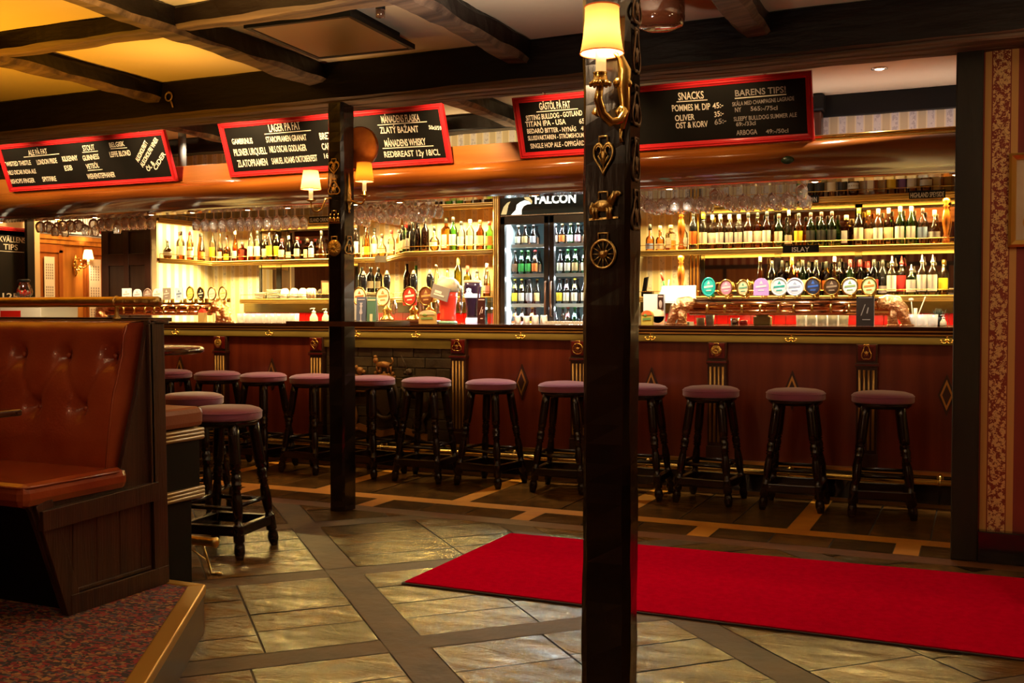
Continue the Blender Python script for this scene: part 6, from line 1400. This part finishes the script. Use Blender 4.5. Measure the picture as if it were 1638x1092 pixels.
t = thing('white_cabinet', 'white glass washer cabinet behind the hand pumps carrying wine bottles', 'cabinet', (-5.69, 8.78, .9205))
b = MB(); b.box(-.21, .20, -.03, .13, 0, .48); b.build('body', M['white'], t, bevel=.01); b = MB(); b.box(-.22, .21, -.05, .14, .48, .509); b.build('top', M['cream'], t, bevel=.008)
t = thing('pen_mug', 'white mug of pens beside the turned baluster', 'mug', (-2.56, 9.0, 1.376))
MB().lathe([(0, 0), (.035, 0), (.038, .09), (.034, .09), (.031, .01), (0, .01)], n=16, cap=False).build('mug', M['white'], t)
b = MB(); b.tube([(0, 0, .02), (-.03, 0, .17)], .007, 6, 0); b.tube([(-.024, 0, .14), (-.045, 0, .21)], .010, 6, 1); b.tube([(.01, 0, .02), (.03, .0, .15)], .006, 6, 2); b.build('pen', [mat('green_pen', (.02, .3, .12), .4), mat('red_pen', (.7, .04, .03), .4), M['white']], t)
t = thing('cordless_phone', 'black cordless phone standing on its cradle beyond the thick post', 'phone', (-2.74, 9.0, 1.376))
b = MB(); b.box(-.04, .06, -.03, .05, 0, .05); b.build('cradle', M['black_gloss'], t, bevel=.008); b = MB(); b.obox((-.01, 0, .10), (.022, 0, .004), (0, .012, 0), (.012, 0, .075)); b.build('handset', M['black_gloss'], t, bevel=.006)
for k, (x, hh, c) in enumerate(((-1.87, .05, 'cream'), (-1.80, .07, 'white'), (-1.62, .05, 'steel'))):
    o = MB().lathe([(0, 0), (.028, 0), (.032, hh), (.029, hh), (.026, .006), (0, .006)], n=16, cap=False).build('bar_cup', M[c], loc=(x, 7.50, ZC)); tag(o, ['small cream cup under the copper column beside its hammered foot', 'white cup under the copper column', 'steel measuring cup under the copper column'][k], 'cup')
b = MB(); b.lathe([(0, 0), (.028, .0), (.03, .012), (.026, .03), (.0, .035)], n=16); tag(b.build('sponge_cap', mat('red_plastic', (.7, .02, .03), .3), loc=(-1.555, 7.50, ZC)), 'small round red cap under the copper column', 'cap')
b = MB(); b.box(-.06, .06, -.04, .04, 0, .06); b.box(-.045, .045, -.03, .03, .06, .072); tag(b.build('lemon_box', mat('olive_box', (.42, .34, .10), .5), bevel=.006, loc=(-1.42, 7.50, ZC)), 'small olive plastic box under the copper column', 'box')
# pineapple-like straw fans on the low mirror shelf
for x, lab in ((-2.06, 'curved gold wire basket on the low shelf before the mirror picture'), (-1.86, 'curled gold wire basket on the low shelf beside the amber bottle')):
    b = MB()
    for k in range(7): a = (k - 3) * .022; b.tube([(a * .5, 0, .006), (a * 1.4, 0, .07), (a * 1.1, 0, .12), (a * .2, 0, .15 - abs(a) * .6)], .005, 6)
    b.lathe([(0, 0), (.03, 0), (.025, .015), (0, .015)], n=14); tag(b.build('wire_basket', M['gold'], loc=(x, 9.12, 1.376)), lab, 'basket')
# straws, stirrers and herb pot by the black post
t = thing('stirrer_glass', 'glass of cream cocktail stirrers beyond the copper foot', 'glass', (-.42, 7.62, ZC))
MB().lathe([(r_, z) for r_, z in TB], n=12, cap=False).build('tumbler_body', GG2, t)
b = MB(); b.tube([(0, 0, .01), (-.015, 0, .17)], .003, 6); b.ball((-.016, 0, .178), .018, .010, .012, 10); b.tube([(.008, 0, .01), (.075, .01, .20)], .004, 6); b.lathe([(0, .02), (.012, .02), (.012, .12), (0, .12)], (.012, .01, 0), 8); b.build('stirrer', M['cream'], t)
b = MB()
for k in range(70):
    a, r_ = rnd.random() * 6.28, rnd.random() * .03; b.tube([(r_ * math.cos(a), r_ * math.sin(a), .03), (r_ * 1.8 * math.cos(a), r_ * 1.8 * math.sin(a), .06 + rnd.random() * .03)], [.0022, .0006], 4)
t = thing('herb_pot', 'small pot of dark spiky herbs between the glasses and the black post', 'plant', (-.26, 7.60, ZC)); o = b.build('spiky_leaves', mat('dark_herb', (.02, .03, .012), .6), t, kind='stuff'); o.location = (0, 0, .03)
MB().lathe([(0, 0), (.03, 0), (.04, .06), (.036, .06), (0, .05)], n=14, cap=False).build('pot', M['black'], t)

# ------------------------------------------------------------------ plates, cups and cards on the low shelf
PLT = MB().lathe([(0, 0), (.055, 0), (.06, .003), (.095, .014), (.095, .017), (.06, .007), (0, .005)], n=28, cap=False).mesh('plate', M['white'])
for x, r_, n, lab in ((-7.08, .8, 5, 'white plate in the small stack nearest the copper column foot'), (-6.885, 1.0, 7, 'white plate in the tall stack between small stack and white cups')):
    for k in range(n): o = bpy.data.objects.new('plate', PLT); COL.objects.link(o); o.location = (x, 9.10, 1.3755 + .0135 * k); o.scale = (r_, r_, 1); tag(o, lab, 'plate', lab.split('in the ')[1] + ' of plates')
CUP = [(0, .098), (.018, .098), (.034, .088), (.046, .06), (.048, .02), (.047, 0), (.044, 0), (.045, .02), (0, .09)]
for i, x in enumerate((-6.735, -6.614, -6.505)):
    t = thing('upturned_cup', 'white upturned cup on a saucer, %s from the plate stack' % ORD[i], 'cup', (x, 9.06, 1.3755), (0, 0, 0), 'upturned white cups')
    MB().lathe([(r_, z + .012) for r_, z in CUP], n=22, cap=False).build('cup_body', M['white'], t); MB().lathe([(0, 0), (.04, 0), (.055, .008), (.055, .011), (0, .008)], n=22, cap=False).build('saucer', M['white'], t)
b = MB()
for k in range(7): b.lathe([(0, 0), (.012, 0), (.012, .10 + .01 * math.sin(k * 2)), (0, .11)], (-.04 + .014 * k, .006 * (k % 2), 0), 8)
tag(b.build('candle_bundle', M['white'], loc=(-6.40, 9.06, 1.3755)), 'bundle of white candles between the cups and the card', 'candles')
t = thing('framed_card', 'small framed dark photo card behind the candles', 'card', (-6.27, 9.14, 1.3755))
b = MB(); b.box(-.06, .06, -.006, .006, .0, .19); b.build('card', M['wood_brown'], t); b = MB(); b.box(-.045, .045, -.009, -.006, .02, .17); b.ball((-.01, -.010, .07), .022, .003, .05, 10); b.build('photo', mat('brown_photo', (.30, .17, .10), .4), t)
b = MB(); b.box(-.10, .10, -.07, .07, 0, .05); tag(b.build('dark_box', M['wood_brown'], bevel=.006, loc=(-6.13, 9.06, 1.3755)), 'low brown wooden box on the low shelf beside the candles', 'box')
t = thing('tool_jar', 'steel jar of bar tools on the low bay shelf', 'jar', (-4.04, 8.385, 1.3755))
MB().lathe([(0, 0), (.03, 0), (.032, .10), (.029, .10), (.027, .006), (0, .006)], n=16, cap=False).build('jar_body', M['cream'], t)
b = MB(); b.tube([(.0, 0, .02), (.006, 0, .22)], .012, 8); b.tube([(-.01, 0, .02), (-.022, 0, .18)], .006, 6); b.torus((.006, 0, .235), .014, .004, n=14, k=6); b.build('bar_tool', M['steel'], t)

# ------------------------------------------------------------------ things at the far end of the bar
t = thing('panelled_screen', 'dark panelled wooden screen beside the striped wall beyond the booth', 'screen', (-7.95, 8.06, 0))
b = MB(); b.box(-.335, .33, 0, .045, 0, 2.35); b.build('board', mat('black_brown_oak', (.05, .022, .010), .4, coat=.2, var=(5, (.03, .012, .006), (5, 5, .3))), t)
b = MB()
for x0, x1 in ((-.335, -.24), (-.03, .035), (.245, .33)): b.box(x0, x1, -.018, .0, 0, 2.35)
for z0, z1 in ((0, .25), (.9, 1.0), (1.71, 1.83), (2.05, 2.35)): b.box(-.335, .33, -.016, .0, z0, z1)
b.build('rail', M['wood_dark'], t, bevel=.004)
b = MB(); b.box(.33, .345, -.02, .05, 0, 2.35); b.build('pale_edge', mat('pale_edge', (.40, .30, .22), .4), t)
t = thing('serving_cabinet', 'white cabinet with grey top at the far end of the bar', 'cabinet', (-8.82, 7.62, 0))
b = MB(); b.box(-.30, .28, -.12, .35, 0, 1.345); b.build('body', M['white'], t, bevel=.008); b = MB(); b.box(-.33, .32, -.16, .37, 1.345, 1.385); b.build('top', mat('grey_top', (.30, .26, .22), .35), t, bevel=.006)
b = MB(); b.box(-.28, .0, -.128, -.12, .9, 1.25); b.build('red_panel', M['tile_red'], t)
t = thing('sweets_jar', 'round glass jar of red sweets with black lid on the far cabinet', 'jar', (-8.885, 7.60, 1.3855))
MB().lathe([(0, 0), (.05, 0), (.078, .03), (.082, .06), (.066, .11), (.05, .14), (.048, .155)], n=22, cap=False).build('jar_body', glass('jar_glass', (.97, .97, .96), 1., .06), t)
MB().lathe([(.05, .155), (.062, .158), (.062, .178), (.05, .184), (0, .186)], n=22).build('lid', M['black'], t)
b = MB()
for k in range(60):
    a, r_, z = rnd.random() * 6.28, rnd.random() * .062, .014 + rnd.random() * .055; b.ball((r_ * math.cos(a), r_ * math.sin(a), z), .011, n=6, mi=k % 5 == 0)
b.build('sweets', [mat('red_sweets', (.75, .03, .02), .25), M['white']], t, kind='stuff')
